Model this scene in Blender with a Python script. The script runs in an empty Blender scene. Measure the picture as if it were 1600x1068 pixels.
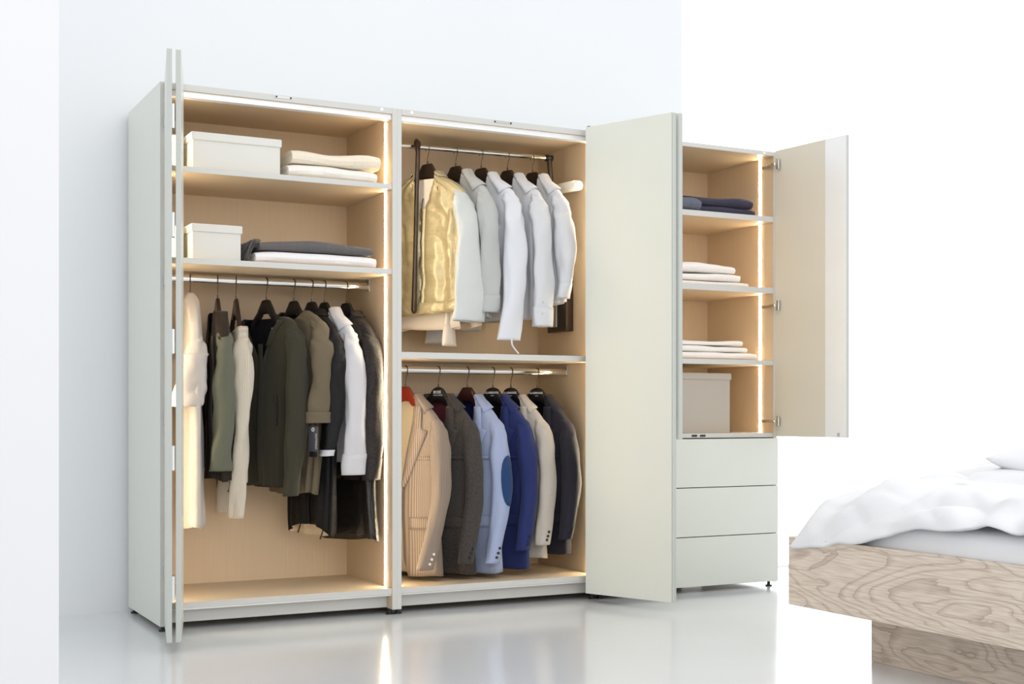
import bpy, bmesh, math, random
import numpy as np
from mathutils import Vector, Matrix, noise

random.seed(7)
SC = bpy.context.scene
COL = SC.collection
R = math.radians

# ------------------------------------------------------------------ camera
cam_d = bpy.data.cameras.new('camera')
cam_d.sensor_width = 36.0
cam_d.lens = 2058.53 * 36.0 / 1600.0
cam_d.shift_y = (644.66 - 534.0) / 1600.0
cam_d.clip_start = 0.05
cam = bpy.data.objects.new('camera', cam_d)
COL.objects.link(cam)
cam.location = (-1.192, -5.3636, 0.88668)
cam.rotation_euler = (R(90), 0, R(-27.489))
SC.camera = cam

# ------------------------------------------------------------------ light and exposure
SC.view_settings.view_transform = 'Standard'
SC.view_settings.look = 'None'
SC.view_settings.gamma = 1.0
SC.view_settings.use_curve_mapping = False
SC.view_settings.exposure = 0.35
try:
    SC.cycles.use_denoising = True
    SC.cycles.max_bounces = 8
    SC.cycles.diffuse_bounces = 5
    SC.cycles.glossy_bounces = 4
    SC.cycles.sample_clamp_indirect = 6.0
except Exception:
    pass

world = bpy.data.worlds.new('studio_daylight')
SC.world = world
world.use_nodes = True
wn = world.node_tree.nodes
wn['Background'].inputs[0].default_value = (0.985, 0.99, 1.0, 1)
wn['Background'].inputs[1].default_value = 0.88


def area(name, loc, target, sx, sy, power, col=(1, 1, 1)):
    d = bpy.data.lights.new(name, 'AREA')
    d.shape = 'RECTANGLE'
    d.size, d.size_y, d.energy, d.color = sx, sy, power, col
    o = bpy.data.objects.new(name, d)
    COL.objects.link(o)
    o.location = loc
    o.rotation_euler = (Vector(target) - Vector(loc)).to_track_quat('-Z', 'Y').to_euler()
    return o


area('overhead_fill', (0.6, -4.2, 5.2), (1.2, 0.3, 0.6), 5.0, 4.0, 30, (0.99, 0.995, 1.0))  # overhead area fill added to brighten the wall, no such source in the room
area('front_fill', (0.4, -8.2, 2.6), (1.6, 0.2, 1.0), 4.0, 2.8, 70, (1.0, 0.985, 0.96))  # area fill added in front to lift the door panels, not a window
LED_STRENGTH = 30.0
WINDOW_STRENGTH = 1.6

# ------------------------------------------------------------------ materials


def lin(c):
    c = c / 255.0
    return c / 12.92 if c <= 0.04045 else ((c + 0.055) / 1.055) ** 2.4


def rgb(r, g, b):
    return (lin(r), lin(g), lin(b), 1)


def base_mat(name, col, rough=0.5, metal=0.0, spec=0.5):
    m = bpy.data.materials.new(name)
    m.use_nodes = True
    b = m.node_tree.nodes['Principled BSDF']
    b.inputs['Base Color'].default_value = col
    b.inputs['Roughness'].default_value = rough
    b.inputs['Metallic'].default_value = metal
    b.inputs['Specular IOR Level'].default_value = spec
    return m, m.node_tree.nodes, m.node_tree.links, b


def plain(name, c, rough=0.5, metal=0.0, spec=0.5, var=0.03, scale=6.0):
    """even surface with a slight procedural mottling"""
    m, n, l, b = base_mat(name, rgb(*c), rough, metal, spec)
    tc = n.new('ShaderNodeTexCoord')
    nz = n.new('ShaderNodeTexNoise')
    nz.inputs['Scale'].default_value = scale
    nz.inputs['Detail'].default_value = 3
    mx = n.new('ShaderNodeMix')
    mx.data_type = 'RGBA'
    k = 1 - var
    col = rgb(*c)
    mx.inputs[6].default_value = (col[0] * k, col[1] * k, col[2] * k, 1)
    mx.inputs[7].default_value = (min(1, col[0] * (1 + var)), min(1, col[1] * (1 + var)), min(1, col[2] * (1 + var)), 1)
    l.new(tc.outputs['Object'], nz.inputs['Vector'])
    l.new(nz.outputs['Fac'], mx.inputs[0])
    l.new(mx.outputs[2], b.inputs['Base Color'])
    return m


def cloth(name, c, c2=None, rough=0.85, weave=900.0, kind='weave', bump=0.25, sheen=0.1, metal=0.0, spec=0.25):
    m, n, l, b = base_mat(name, rgb(*c), rough, metal, spec)
    col = rgb(*c)
    col2 = rgb(*c2) if c2 else (col[0] * 0.8, col[1] * 0.8, col[2] * 0.8, 1)
    uv = n.new('ShaderNodeUVMap')
    mx = n.new('ShaderNodeMix')
    mx.data_type = 'RGBA'
    mx.inputs[6].default_value = col
    mx.inputs[7].default_value = col2
    if kind in ('stripe', 'rib'):
        t = n.new('ShaderNodeTexWave')
        t.wave_type = 'BANDS'
        t.bands_direction = 'X'
        t.inputs['Scale'].default_value = weave
        t.inputs['Distortion'].default_value = 0.3
        fac = t.outputs['Fac']
    elif kind == 'dots':
        t = n.new('ShaderNodeTexVoronoi')
        t.inputs['Scale'].default_value = weave
        fac = t.outputs['Distance']
    else:
        t = n.new('ShaderNodeTexNoise')
        t.inputs['Scale'].default_value = weave
        t.inputs['Detail'].default_value = 2
        fac = t.outputs['Fac']
    l.new(uv.outputs['UV'], t.inputs['Vector'])
    l.new(fac, mx.inputs[0])
    l.new(mx.outputs[2], b.inputs['Base Color'])
    if sheen:
        b.inputs['Sheen Weight'].default_value = sheen
        b.inputs['Sheen Roughness'].default_value = 0.5
    nz = n.new('ShaderNodeTexNoise')
    nz.inputs['Scale'].default_value = 14
    nz.inputs['Detail'].default_value = 4
    l.new(uv.outputs['UV'], nz.inputs['Vector'])
    ad = n.new('ShaderNodeMath')
    ad.operation = 'MULTIPLY_ADD'
    ad.inputs[1].default_value = 0.08
    l.new(fac, ad.inputs[0])
    l.new(nz.outputs['Fac'], ad.inputs[2])
    bp = n.new('ShaderNodeBump')
    bp.inputs['Strength'].default_value = bump
    bp.inputs['Distance'].default_value = 0.02
    l.new(ad.outputs[0], bp.inputs['Height'])
    l.new(bp.outputs['Normal'], b.inputs['Normal'])
    return m


def emit(name, col, strength):
    m, n, l, b = base_mat(name, col, 0.5)
    b.inputs['Emission Color'].default_value = col
    b.inputs['Emission Strength'].default_value = strength
    return m


def laminate(name, c):
    m, n, l, b = base_mat(name, rgb(*c), 0.42, 0, 0.35)
    tc = n.new('ShaderNodeTexCoord')
    mp = n.new('ShaderNodeMapping')
    mp.inputs['Scale'].default_value = (60, 60, 1.2)
    nz = n.new('ShaderNodeTexNoise')
    nz.inputs['Scale'].default_value = 3
    nz.inputs['Detail'].default_value = 4
    cr = n.new('ShaderNodeValToRGB')
    col = rgb(*c)
    cr.color_ramp.elements[0].position = 0.3
    cr.color_ramp.elements[0].color = (col[0] * 0.965, col[1] * 0.963, col[2] * 0.96, 1)
    cr.color_ramp.elements[1].position = 0.7
    cr.color_ramp.elements[1].color = (col[0] * 1.02, col[1] * 1.02, col[2] * 1.02, 1)
    l.new(tc.outputs['Object'], mp.inputs['Vector'])
    l.new(mp.outputs['Vector'], nz.inputs['Vector'])
    l.new(nz.outputs['Fac'], cr.inputs['Fac'])
    l.new(cr.outputs['Color'], b.inputs['Base Color'])
    return m


def oak(name, light, dark):
    """plain-sawn oak: contour lines of a stretched noise field make cathedral grain"""
    m, n, l, b = base_mat(name, rgb(*light), 0.55, 0, 0.3)
    tc = n.new('ShaderNodeTexCoord')
    mp = n.new('ShaderNodeMapping')
    mp.inputs['Scale'].default_value = (2.0, 1.0, 4.6)
    mp.inputs['Location'].default_value = (0.3, 0.55, 0.2)
    nz = n.new('ShaderNodeTexNoise')
    nz.inputs['Scale'].default_value = 1.15
    nz.inputs['Detail'].default_value = 5.0
    nz.inputs['Roughness'].default_value = 0.36
    nz.inputs['Distortion'].default_value = 0.5
    mul = n.new('ShaderNodeMath')
    mul.operation = 'MULTIPLY'
    mul.inputs[1].default_value = 26.0
    fr = n.new('ShaderNodeMath')
    fr.operation = 'FRACT'
    cr = n.new('ShaderNodeValToRGB')
    e = cr.color_ramp.elements
    e[0].position = 0.0
    e[0].color = rgb(*dark)
    e[1].position = 1.0
    e[1].color = rgb(*[0.82 * a + 0.18 * d for a, d in zip(light, dark)])
    a = e.new(0.16)
    a.color = rgb(*[0.55 * x + 0.45 * y for x, y in zip(light, dark)])
    a = e.new(0.42)
    a.color = rgb(*light)
    # fine pores running along the board
    mp2 = n.new('ShaderNodeMapping')
    mp2.inputs['Scale'].default_value = (90, 5, 160)
    nz2 = n.new('ShaderNodeTexNoise')
    nz2.inputs['Scale'].default_value = 1.6
    nz2.inputs['Detail'].default_value = 4
    mx = n.new('ShaderNodeMix')
    mx.data_type = 'RGBA'
    mx.blend_type = 'MULTIPLY'
    mx.inputs[0].default_value = 0.55
    cr2 = n.new('ShaderNodeValToRGB')
    cr2.color_ramp.elements[0].position = 0.36
    cr2.color_ramp.elements[0].color = (0.66, 0.6, 0.55, 1)
    cr2.color_ramp.elements[1].position = 0.56
    cr2.color_ramp.elements[1].color = (1, 1, 1, 1)
    l.new(tc.outputs['Object'], mp.inputs['Vector'])
    l.new(mp.outputs['Vector'], nz.inputs['Vector'])
    l.new(nz.outputs['Fac'], mul.inputs[0])
    l.new(mul.outputs[0], fr.inputs[0])
    l.new(fr.outputs[0], cr.inputs['Fac'])
    l.new(tc.outputs['Object'], mp2.inputs['Vector'])
    l.new(mp2.outputs['Vector'], nz2.inputs['Vector'])
    l.new(nz2.outputs['Fac'], cr2.inputs['Fac'])
    l.new(cr.outputs['Color'], mx.inputs[6])
    l.new(cr2.outputs['Color'], mx.inputs[7])
    l.new(mx.outputs[2], b.inputs['Base Color'])
    return m


def resin_floor(name):
    m, n, l, b = base_mat(name, rgb(176, 183, 188), 0.16, 0, 0.75)
    b.inputs['IOR'].default_value = 1.6
    tc = n.new('ShaderNodeTexCoord')
    nz = n.new('ShaderNodeTexNoise')
    nz.inputs['Scale'].default_value = 1.3
    nz.inputs['Detail'].default_value = 5
    mx = n.new('ShaderNodeMix')
    mx.data_type = 'RGBA'
    mx.inputs[6].default_value = rgb(209, 212, 215)
    mx.inputs[7].default_value = rgb(219, 221, 223)
    mr = n.new('ShaderNodeMapRange')
    mr.inputs[3].default_value = 0.10
    mr.inputs[4].default_value = 0.20
    l.new(tc.outputs['Object'], nz.inputs['Vector'])
    l.new(nz.outputs['Fac'], mx.inputs[0])
    l.new(mx.outputs[2], b.inputs['Base Color'])
    l.new(nz.outputs['Fac'], mr.inputs[0])
    l.new(mr.outputs[0], b.inputs['Roughness'])
    return m


M = {}
M['wall'] = plain('white_plaster', (226, 229, 232), 0.9, var=0.01, scale=2)
M['partition'] = plain('white_partition', (222, 222, 224), 0.9, var=0.005, scale=2)
M['floor'] = resin_floor('grey_resin_floor')
M['sage'] = plain('sage_lacquer', (214, 217, 209), 0.32, var=0.01)
M['rim'] = plain('sage_rim_shaded', (186, 190, 185), 0.4, var=0.01)  # same sage lacquer, with the shade on the door ends put into its colour
M['greige'] = plain('greige_warm_lit', (214, 208, 194), 0.35, var=0.01)  # warm light on the right door's inner face put into its colour
M['edge'] = plain('pale_grey_edging', (203, 203, 199), 0.4, var=0.01)
M['tan'] = laminate('beige_laminate', (212, 191, 162))
M['gap'] = plain('dark_gap', (40, 42, 42), 0.7)
M['alu'] = plain('white_aluminium', (238, 240, 242), 0.3, 0.2)
M['chrome'] = plain('polished_chrome', (226, 224, 220), 0.12, 1.0, var=0.01)
M['steel'] = plain('satin_steel', (196, 196, 194), 0.3, 1.0)
M['black'] = plain('black_plastic', (24, 23, 23), 0.4)
M['bronze'] = plain('dark_bronze', (62, 50, 42), 0.3, 0.6)
M['ivory'] = plain('ivory_plastic', (240, 236, 226), 0.4)
M['led'] = emit('warm_led', (1.0, 0.845, 0.59, 1), LED_STRENGTH)
M['window'] = emit('daylit_blind', (0.97, 0.985, 1.0, 1), WINDOW_STRENGTH)
M['wframe'] = plain('white_window_frame', (246, 246, 246), 0.5)
M['boxwhite'] = plain('white_box_card', (218, 217, 211), 0.6, var=0.01)
M['boxfelt'] = cloth('grey_felt', (196, 188, 176), (168, 160, 150), 0.95, 160, bump=0.15)
M['oak'] = oak('washed_oak', (222, 210, 196), (186, 170, 156))
M['linen'] = cloth('white_bed_linen', (228, 229, 232), (222, 223, 226), 0.9, 300, bump=0.1, sheen=0.1)
M['sheet'] = cloth('white_sheet', (240, 242, 245), (232, 234, 238), 0.9, 300, bump=0.05, sheen=0.1)
M['hang_dark'] = plain('espresso_wood', (46, 34, 28), 0.3, var=0.12, scale=30)
M['hang_black'] = plain('black_hanger', (24, 22, 24), 0.35)
M['hang_brown'] = plain('wenge_wood', (52, 24, 22), 0.3, var=0.1, scale=30)
M['hang_red'] = plain('mahogany', (128, 40, 22), 0.28, var=0.15, scale=40)
M['wire'] = plain('hook_wire', (86, 74, 62), 0.3, 0.9)
M['print'] = plain('white_print', (214, 214, 214), 0.6)
M['whiteknob'] = plain('mother_of_pearl', (232, 228, 218), 0.25)
M['darkbutton'] = plain('dark_button', (40, 34, 32), 0.3)
M['cord'] = plain('dark_cord', (48, 36, 26), 0.7)

# ------------------------------------------------------------------ object helpers
ORG = {}


def tag(o, label=None, cat=None, group=None, kind=None):
    if label: o['label'] = label
    if cat: o['category'] = cat
    if group: o['group'] = group
    if kind: o['kind'] = kind
    return o


def thing(name, label, cat, loc=(0, 0, 0), rotz=0.0, group=None, local=False):
    """Empty at the base of a thing. local=True: children are modelled in its own frame"""
    o = bpy.data.objects.new(name, None)
    o.empty_display_size = 0.1
    COL.objects.link(o)
    o.location = loc
    o.rotation_euler = (0, 0, rotz)
    ORG[o.name] = Vector((0, 0, 0)) if local else Vector(loc)
    return tag(o, label, cat, group)


def link_mesh(name, me, parent=None, recentre=True):
    o = bpy.data.objects.new(name, me)
    COL.objects.link(o)
    c = Vector((0, 0, 0))
    if recentre and len(me.vertices):
        co = np.empty(len(me.vertices) * 3)
        me.vertices.foreach_get('co', co)
        co = co.reshape(-1, 3)
        lo, hi = co.min(0), co.max(0)
        c = Vector(((lo[0] + hi[0]) / 2, (lo[1] + hi[1]) / 2, lo[2]))
        co -= np.array(c)
        me.vertices.foreach_set('co', co.ravel())
    ORG[o.name] = c
    if parent:
        o.parent = parent
        o.location = c - ORG[parent.name]
    else:
        o.location = c
    return o


def finish(bm, name, mats, parent=None, smooth=False):
    me = bpy.data.meshes.new(name)
    bm.to_mesh(me)
    bm.free()
    if not isinstance(mats, (list, tuple)): mats = [mats]
    for m in mats: me.materials.append(m)
    if smooth:
        me.polygons.foreach_set('use_smooth', [True] * len(me.polygons))
    return link_mesh(name, me, parent)


def add_box(bm, x0, x1, y0, y1, z0, z1, bev=0.0, T=None):
    r = bmesh.ops.create_cube(bm, size=1.0)
    vs = r['verts']
    for v in vs:
        v.co = Vector(((x0 + x1) / 2 + v.co.x * (x1 - x0), (y0 + y1) / 2 + v.co.y * (y1 - y0), (z0 + z1) / 2 + v.co.z * (z1 - z0)))
    if bev:
        es = {e for v in vs for e in v.link_edges}
        r2 = bmesh.ops.bevel(bm, geom=list(es), offset=bev, segments=2, affect='EDGES', profile=0.5)
        vs = list({v for f in r2['faces'] for v in f.verts} | {v for v in vs if v.is_valid})
    if T:
        for v in vs: v.co = T @ v.co
    return vs


def box(name, x0, x1, y0, y1, z0, z1, mat, parent=None, bev=0.0012, face=None, T=None):
    """face = {'-y': material,...}: sides with a finish of their own"""
    bm = bmesh.new()
    add_box(bm, x0, x1, y0, y1, z0, z1, bev)
    mats = [mat]
    if face:
        bm.normal_update()
        ax = {'x': 0, 'y': 1, 'z': 2}
        for k, m in face.items():
            if m not in mats: mats.append(m)
            i = mats.index(m)
            s = -1 if k[0] == '-' else 1
            for f in bm.faces:
                if f.normal[ax[k[1]]] * s > 0.7: f.material_index = i
    if T:
        for v in bm.verts: v.co = T @ v.co
    return finish(bm, name, mats, parent)


def add_cyl(bm, p0, p1, r0, r1=None, seg=16, sx=1.0, sy=1.0):
    r1 = r0 if r1 is None else r1
    p0, p1 = Vector(p0), Vector(p1)
    d = p1 - p0
    q = d.to_track_quat('Z', 'Y').to_matrix().to_4x4()
    T = Matrix.Translation((p0 + p1) / 2) @ q @ Matrix.Diagonal((sx, sy, 1, 1))
    bmesh.ops.create_cone(bm, cap_ends=True, segments=seg, radius1=r0, radius2=r1, depth=d.length, matrix=T)


def cyl(name, p0, p1, r, mat, parent=None, r1=None, seg=16, sx=1.0, sy=1.0):
    bm = bmesh.new()
    add_cyl(bm, p0, p1, r, r1, seg, sx, sy)
    o = finish(bm, name, mat, parent, True)
    o.modifiers.new('edge', 'EDGE_SPLIT').split_angle = R(40)
    return o


def tube_data(pts, rad, seg=8, closed=False):
    pts = [Vector(p) for p in pts]
    n = len(pts)
    vs, fs = [], []
    up = None
    for i, p in enumerate(pts):
        a = pts[max(0, i - 1)]
        b = pts[min(n - 1, i + 1)]
        t = (b - a).normalized()
        if up is None:
            up = t.orthogonal().normalized()
        up = (up - t * up.dot(t)).normalized()
        w = t.cross(up)
        r = rad[i] if isinstance(rad, (list, tuple)) else rad
        for k in range(seg):
            an = 2 * math.pi * k / seg
            vs.append(p + (up * math.cos(an) + w * math.sin(an)) * r)
    for i in range(n - 1):
        for k in range(seg):
            fs.append((i * seg + k, i * seg + (k + 1) % seg, (i + 1) * seg + (k + 1) % seg, (i + 1) * seg + k))
    fs.append(tuple(range(seg))[::-1])
    fs.append(tuple((n - 1) * seg + k for k in range(seg)))
    return vs, fs


def tube(name, pts, rad, mat, parent=None, seg=8):
    vs, fs = tube_data(pts, rad, seg)
    me = bpy.data.meshes.new(name)
    me.from_pydata([tuple(v) for v in vs], [], fs)
    me.materials.append(mat)
    me.polygons.foreach_set('use_smooth', [True] * len(me.polygons))
    return link_mesh(name, me, parent)


def grid_mesh(name, P, mats, parent=None, closed=False, uvs=None, thick=0.0, lining=0, offset=-1.0, flip=False, subd=0):
    """P[j][i] rows of points -> quad sheet, optionally thickened"""
    P = np.asarray(P, float)
    nr, nc = P.shape[:2]
    fs = []
    loops_uv = []
    m = nc if closed else nc - 1
    for j in range(nr - 1):
        for i in range(m):
            i2 = (i + 1) % nc
            q = [(j, i), (j, i2), (j + 1, i2), (j + 1, i)]
            if flip: q = q[::-1]
            fs.append(tuple(a * nc + b for a, b in q))
            if uvs is not None:
                for a, b in q:
                    u, v = uvs[a][b]
                    if closed and i == nc - 1 and b == 0: u = uvs[a][nc - 1][0] + (uvs[a][1][0] - uvs[a][0][0])
                    loops_uv.append((u, v))
    me = bpy.data.meshes.new(name)
    me.from_pydata([tuple(p) for p in P.reshape(-1, 3)], [], fs)
    if not isinstance(mats, (list, tuple)): mats = [mats]
    for mm in mats: me.materials.append(mm)
    if uvs is not None:
        ul = me.uv_layers.new(name='UVMap')
        ul.data.foreach_set('uv', np.array(loops_uv, float).ravel())
    me.polygons.foreach_set('use_smooth', [True] * len(me.polygons))
    o = link_mesh(name, me, parent)
    if thick:
        s = o.modifiers.new('thickness', 'SOLIDIFY')
        s.thickness = thick
        s.offset = offset
        if lining: s.material_offset = lining
    if subd:
        s = o.modifiers.new('smooth', 'SUBSURF')
        s.levels = s.render_levels = subd
    return o


def text(name, body, size, T, mat, parent, bold=0.0, ext=0.0004, align='CENTER', squash=1.0):
    cu = bpy.data.curves.new(name, 'FONT')
    cu.body = body
    cu.size = size
    cu.extrude = ext
    cu.offset = bold
    cu.align_x = align
    cu.align_y = 'CENTER'
    cu.resolution_u = 2
    tmp = bpy.data.objects.new(name + '_tmp', cu)
    COL.objects.link(tmp)
    dg = bpy.context.evaluated_depsgraph_get()
    me = bpy.data.meshes.new_from_object(tmp.evaluated_get(dg))
    bpy.data.objects.remove(tmp)
    me.transform(T @ Matrix.Diagonal((squash, 1, 1, 1)))
    me.name = name
    me.materials.clear()
    me.materials.append(mat)
    return link_mesh(name, me, parent)


# ------------------------------------------------------------------ setting
o = box('floor', -6, 9, -9, 1.2, -0.1, 0.0, M['floor'], bev=0); tag(o, kind='structure')
o = box('wall_back', -6, 3.0, 0.66, 0.86, 0.0, 4.4, M['wall'], bev=0); tag(o, kind='structure')
o = box('wall_left', -1.02, -0.70, -2.075, -1.80, 0.0, 4.4, M['partition'], bev=0); tag(o, kind='structure')
w1 = box('window_1', 3.0, 8.6, 0.662, 0.68, 0.012, 4.4, M['window'], bev=0); tag(w1, kind='structure')
box('sill', 3.0, 8.6, 0.655, 0.74, 0.0, 0.012, M['wframe'], w1, 0.001)

# ------------------------------------------------------------------ wardrobe
ZB, ZT = 0.024, 2.222
T22 = 0.022
DEP = 0.63


def side_panel(par, x0, x1, inner):
    """inner: side that faces the interior"""
    f = {inner: M['tan'], '-y': M['edge']}
    return box('side_panel', x0, x1, 0.0, DEP, ZB, ZT, M['sage'], par, 0.0015, f)


def led(par, x0, x1, z0, z1, y=0.078, out=1):
    hs = box('led_profile', x0 - 0.0004 * out, x0 + 0.0012 * out, y - 0.009, y + 0.009, z0, z1, M['alu'], par, 0)
    box('led_strip', min(x0 + 0.0012 * out, x0 + 0.003 * out), max(x0 + 0.0012 * out, x0 + 0.003 * out), y - 0.0075, y + 0.0075, z0, z1, M['led'], hs, 0)


def foot(par, x, y):
    bm = bmesh.new()
    add_cyl(bm, (x, y, 0.0), (x, y, 0.006), 0.017, 0.017)
    add_cyl(bm, (x, y, 0.006), (x, y, ZB), 0.008, 0.008)
    finish(bm, 'foot', M['black'], par, False)


def shelf(par, x0, x1, z0, z1, y0=0.004):
    return box('shelf', x0, x1, y0, 0.57, z0, z1, M['tan'], par, 0.0012, {'-y': M['edge']})


def screw_cap(par, x, z):
    cyl('screw_cap', (x, 0.003, z), (x, -0.0015, z), 0.0075, M['alu'], par)


def latch(par, x0, x1, z):
    p = box('latch_plate', x0, x1, -0.0015, 0.002, z - 0.006, z + 0.006, M['steel'], par, 0.001)
    for x in (x0 + 0.008, x1 - 0.008):
        cyl('screw', (x, -0.001, z), (x, -0.003, z), 0.004, M['black'], p, seg=10)


def rod_oval(name, par, x0, x1, y, z, bracket=True):
    p = cyl(name, (x0, y, z), (x1, y, z), 0.016, M['chrome'], par, seg=24, sx=0.5, sy=1.0)
    for x, d in ((x0, 1), (x1, -1)):
        box('rod_bracket', min(x, x + d * 0.006), max(x, x + d * 0.006), y - 0.013, y + 0.013, z - 0.022, z + 0.032, M['steel'], p, 0.001)
    return p


def hinge_plate(par, T, z, h=0.09, name='hinge'):
    """leaf hinge between two folding leaves"""
    bm = bmesh.new()
    add_box(bm, -0.0065, 0.0065, -0.004, 0.03, z - h / 2, z + h / 2, 0.001)
    add_cyl(bm, (0, -0.004, z - h / 2), (0, -0.004, z + h / 2), 0.0055)
    for v in bm.verts: v.co = T @ v.co
    return finish(bm, name, M['alu'], par)


def leaf(name, par, p_from, p_to, thick, side, z0, z1, inner=None):
    """a door leaf as a slab standing along the plan line p_from -> p_to; side=+1 puts the thickness to its left"""
    a, b = Vector((p_from[0], p_from[1], 0)), Vector((p_to[0], p_to[1], 0))
    d = b - a
    L = d.length
    ang = math.atan2(d.y, d.x)
    T = Matrix.Translation(a) @ Matrix.Rotation(ang, 4, 'Z')
    y0, y1 = (0, thick) if side > 0 else (-thick, 0)
    fin = dict(inner or {})
    fin['+x'] = M['rim']
    return box(name, 0, L, y0, y1, z0, z1, M['sage'], par, 0.0015, fin, T), T


def module_shell(par, x0, x1, z_low=ZB, track=True, floor_panel=True):
    side_panel(par, x0, x0 + T22, '+x')
    side_panel(par, x1 - T22, x1, '-x')
    a, b = x0 + T22, x1 - T22
    box('back_panel', a, b, 0.57, 0.58, 0.06, 2.2, M['tan'], par, 0)
    top = box('top_panel', a, b, 0.0, DEP, 2.196, ZT, M['tan'], par, 0.001, {'-y': M['edge'], '+z': M['sage']})
    if track:
        t = box('door_track', a, b, 0.012, 0.05, 2.172, 2.196, M['alu'], par, 0.001)
        fl = box('bottom_panel', a, b, 0.004, 0.57, 0.092, 0.117, M['tan'], par, 0.0012, {'-y': M['edge']})
        box('bottom_track', a, b, 0.012, 0.04, 0.084, 0.092, M['alu'], par, 0.0008)
        box('plinth', a, b, 0.062, 0.078, 0.028, 0.084, M['edge'], par, 0.001)
        screw_cap(par, b - 0.05, 2.211) if x0 < 0.5 else screw_cap(par, a + 0.048, 2.211)
    for x in (x0 + 0.02, x1 - 0.02):
        for y in (0.04, DEP - 0.04): foot(par, x, y)
    return a, b


# --- left unit
W1 = thing('wardrobe_unit', 'left sage grey wardrobe unit with two open shelves above a long hanging rail', 'wardrobe', (0, 0, 0))
a, b = module_shell(W1, 0.0, 1.030)
shelf(W1, a, b, 1.867, 1.890); shelf(W1, a, b, 1.494, 1.518)
for z0, z1 in ((0.118, 1.493), (1.519, 1.866), (1.891, 2.171)):
    led(W1, a, a, z0, z1, out=1); led(W1, b, b, z0, z1, out=-1)
latch(W1, 0.476, 0.554, 2.2135)
rod_oval('hanging_rod', W1, a, b, 0.28, 1.463)
DZ0, DZ1 = 0.042, 2.224
dl, _ = leaf('folding_door', W1, (0.016, -0.006), (-0.0845, -0.49), 0.019, 1, DZ0, DZ1)
dr, Tk = leaf('folding_door', W1, (0.070, -0.022), (-0.0515, -0.49), 0.019, 1, DZ0, DZ1)
for z in (0.24, 0.72, 1.15, 1.58, 1.98):
    hinge_plate(dl, Matrix.Translation((-0.0585, -0.478, 0)) @ Matrix.Rotation(R(-13), 4, 'Z'), z)
for z in (0.25, 0.86, 1.42, 2.06):
    box('cup_hinge', 0.012, 0.034, -0.012, 0.05, z - 0.02, z + 0.02, M['steel'], dl, 0.002)
cyl('door_roller', (0.078, -0.028, 2.195), (0.078, -0.028, 2.232), 0.008, M['black'], dr)

# --- middle unit
W2 = thing('wardrobe_unit', 'middle sage grey wardrobe unit with pull-down rail above blazer rail', 'wardrobe', (1.030, 0, 0))
a, b = module_shell(W2, 1.030, 2.070)
shelf(W2, a, b, 1.128, 1.155)
for z0, z1 in ((0.118, 1.127), (1.156, 2.171)):
    led(W2, a, a, z0, z1, out=1); led(W2, b, b, z0, z1, out=-1)
latch(W2, 1.503, 1.60, 2.2135)
rod_oval('hanging_rod', W2, a, b, 0.28, 1.087)
# pull-down lift
cyl('lift_rod', (1.085, 0.28, 2.122), (1.95, 0.28, 2.134), 0.011, M['chrome'], W2, seg=20)
for x, nm in ((1.95, 'lift_arm'),):
    la = cyl(nm, (x, 0.28, 2.134), (x + 0.06, 0.30, 1.50), 0.012, M['bronze'], W2)
    bm = bmesh.new()
    add_cyl(bm, (x - 0.022, 0.28, 2.1335), (x + 0.016, 0.28, 2.1342), 0.0155)
    finish(bm, 'rod_cap', M['black'], la, True)
cyl('lift_arm', (1.085, 0.28, 2.122), (1.072, 0.30, 1.5), 0.012, M['bronze'], W2)
lb = box('lift_gas_box', 2.006, 2.048, 0.212, 0.40, 1.285, 1.565, M['bronze'], W2, 0.003)
box('cover_rib', 2.003, 2.008, 0.235, 0.25, 1.31, 1.54, M['black'], lb, 0.001)
box('cover_rib', 2.003, 2.008, 0.275, 0.285, 1.31, 1.54, M['black'], lb, 0.001)
box('cover_plate', 2.002, 2.006, 0.30, 0.36, 1.31, 1.54, M['steel'], lb, 0.001)
box('lift_gas_box', 1.052, 1.09, 0.212, 0.40, 1.285, 1.565, M['bronze'], W2, 0.003)
hp = tube('pull_handle', [(1.234, 0.262, 2.15), (1.234, 0.25, 2.135), (1.235, 0.243, 2.09), (1.229, 0.244, 1.9), (1.222, 0.245, 1.6), (1.218, 0.246, 1.42), (1.217, 0.247, 1.36), (1.217, 0.247, 1.345)],
          [0.010, 0.017, 0.011, 0.0105, 0.0105, 0.0125, 0.014, 0.006], M['bronze'], W2, 12)
# white motion light on the right side wall
bm = bmesh.new()
add_box(bm, 1.982, 2.047, 0.105, 0.365, 1.962, 2.010, 0.018)
for v in bm.verts: v.co.z += (v.co.y - 0.235) * 0.04
sl = finish(bm, 'motion_light', M['ivory'], W2, True)
box('sensor_slot', 2.0, 2.03, 0.104, 0.112, 1.993, 1.999, M['steel'], sl, 0.001)
KN = (2.143, -0.49)
ra, _ = leaf('folding_door', W2, (2.052, -0.012), (2.172, -0.488), 0.019, -1, DZ0, DZ1)
rb, _ = leaf('folding_door', W2, (1.962, -0.048), (2.1435, -0.4905), 0.019, 1, DZ0, DZ1)
for z in (0.24, 0.72, 1.30, 1.75, 2.07):
    hinge_plate(ra, Matrix.Translation((2.1585, -0.478, 0)) @ Matrix.Rotation(R(18), 4, 'Z'), z)
for z in (2.08, 1.1, 0.30):
    box('cup_hinge', 2.024, 2.046, -0.01, 0.05, z - 0.02, z + 0.02, M['steel'], ra, 0.002)
cyl('door_roller', (1.985, -0.04, 2.195), (1.985, -0.04, 2.232), 0.008, M['black'], rb)

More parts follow.
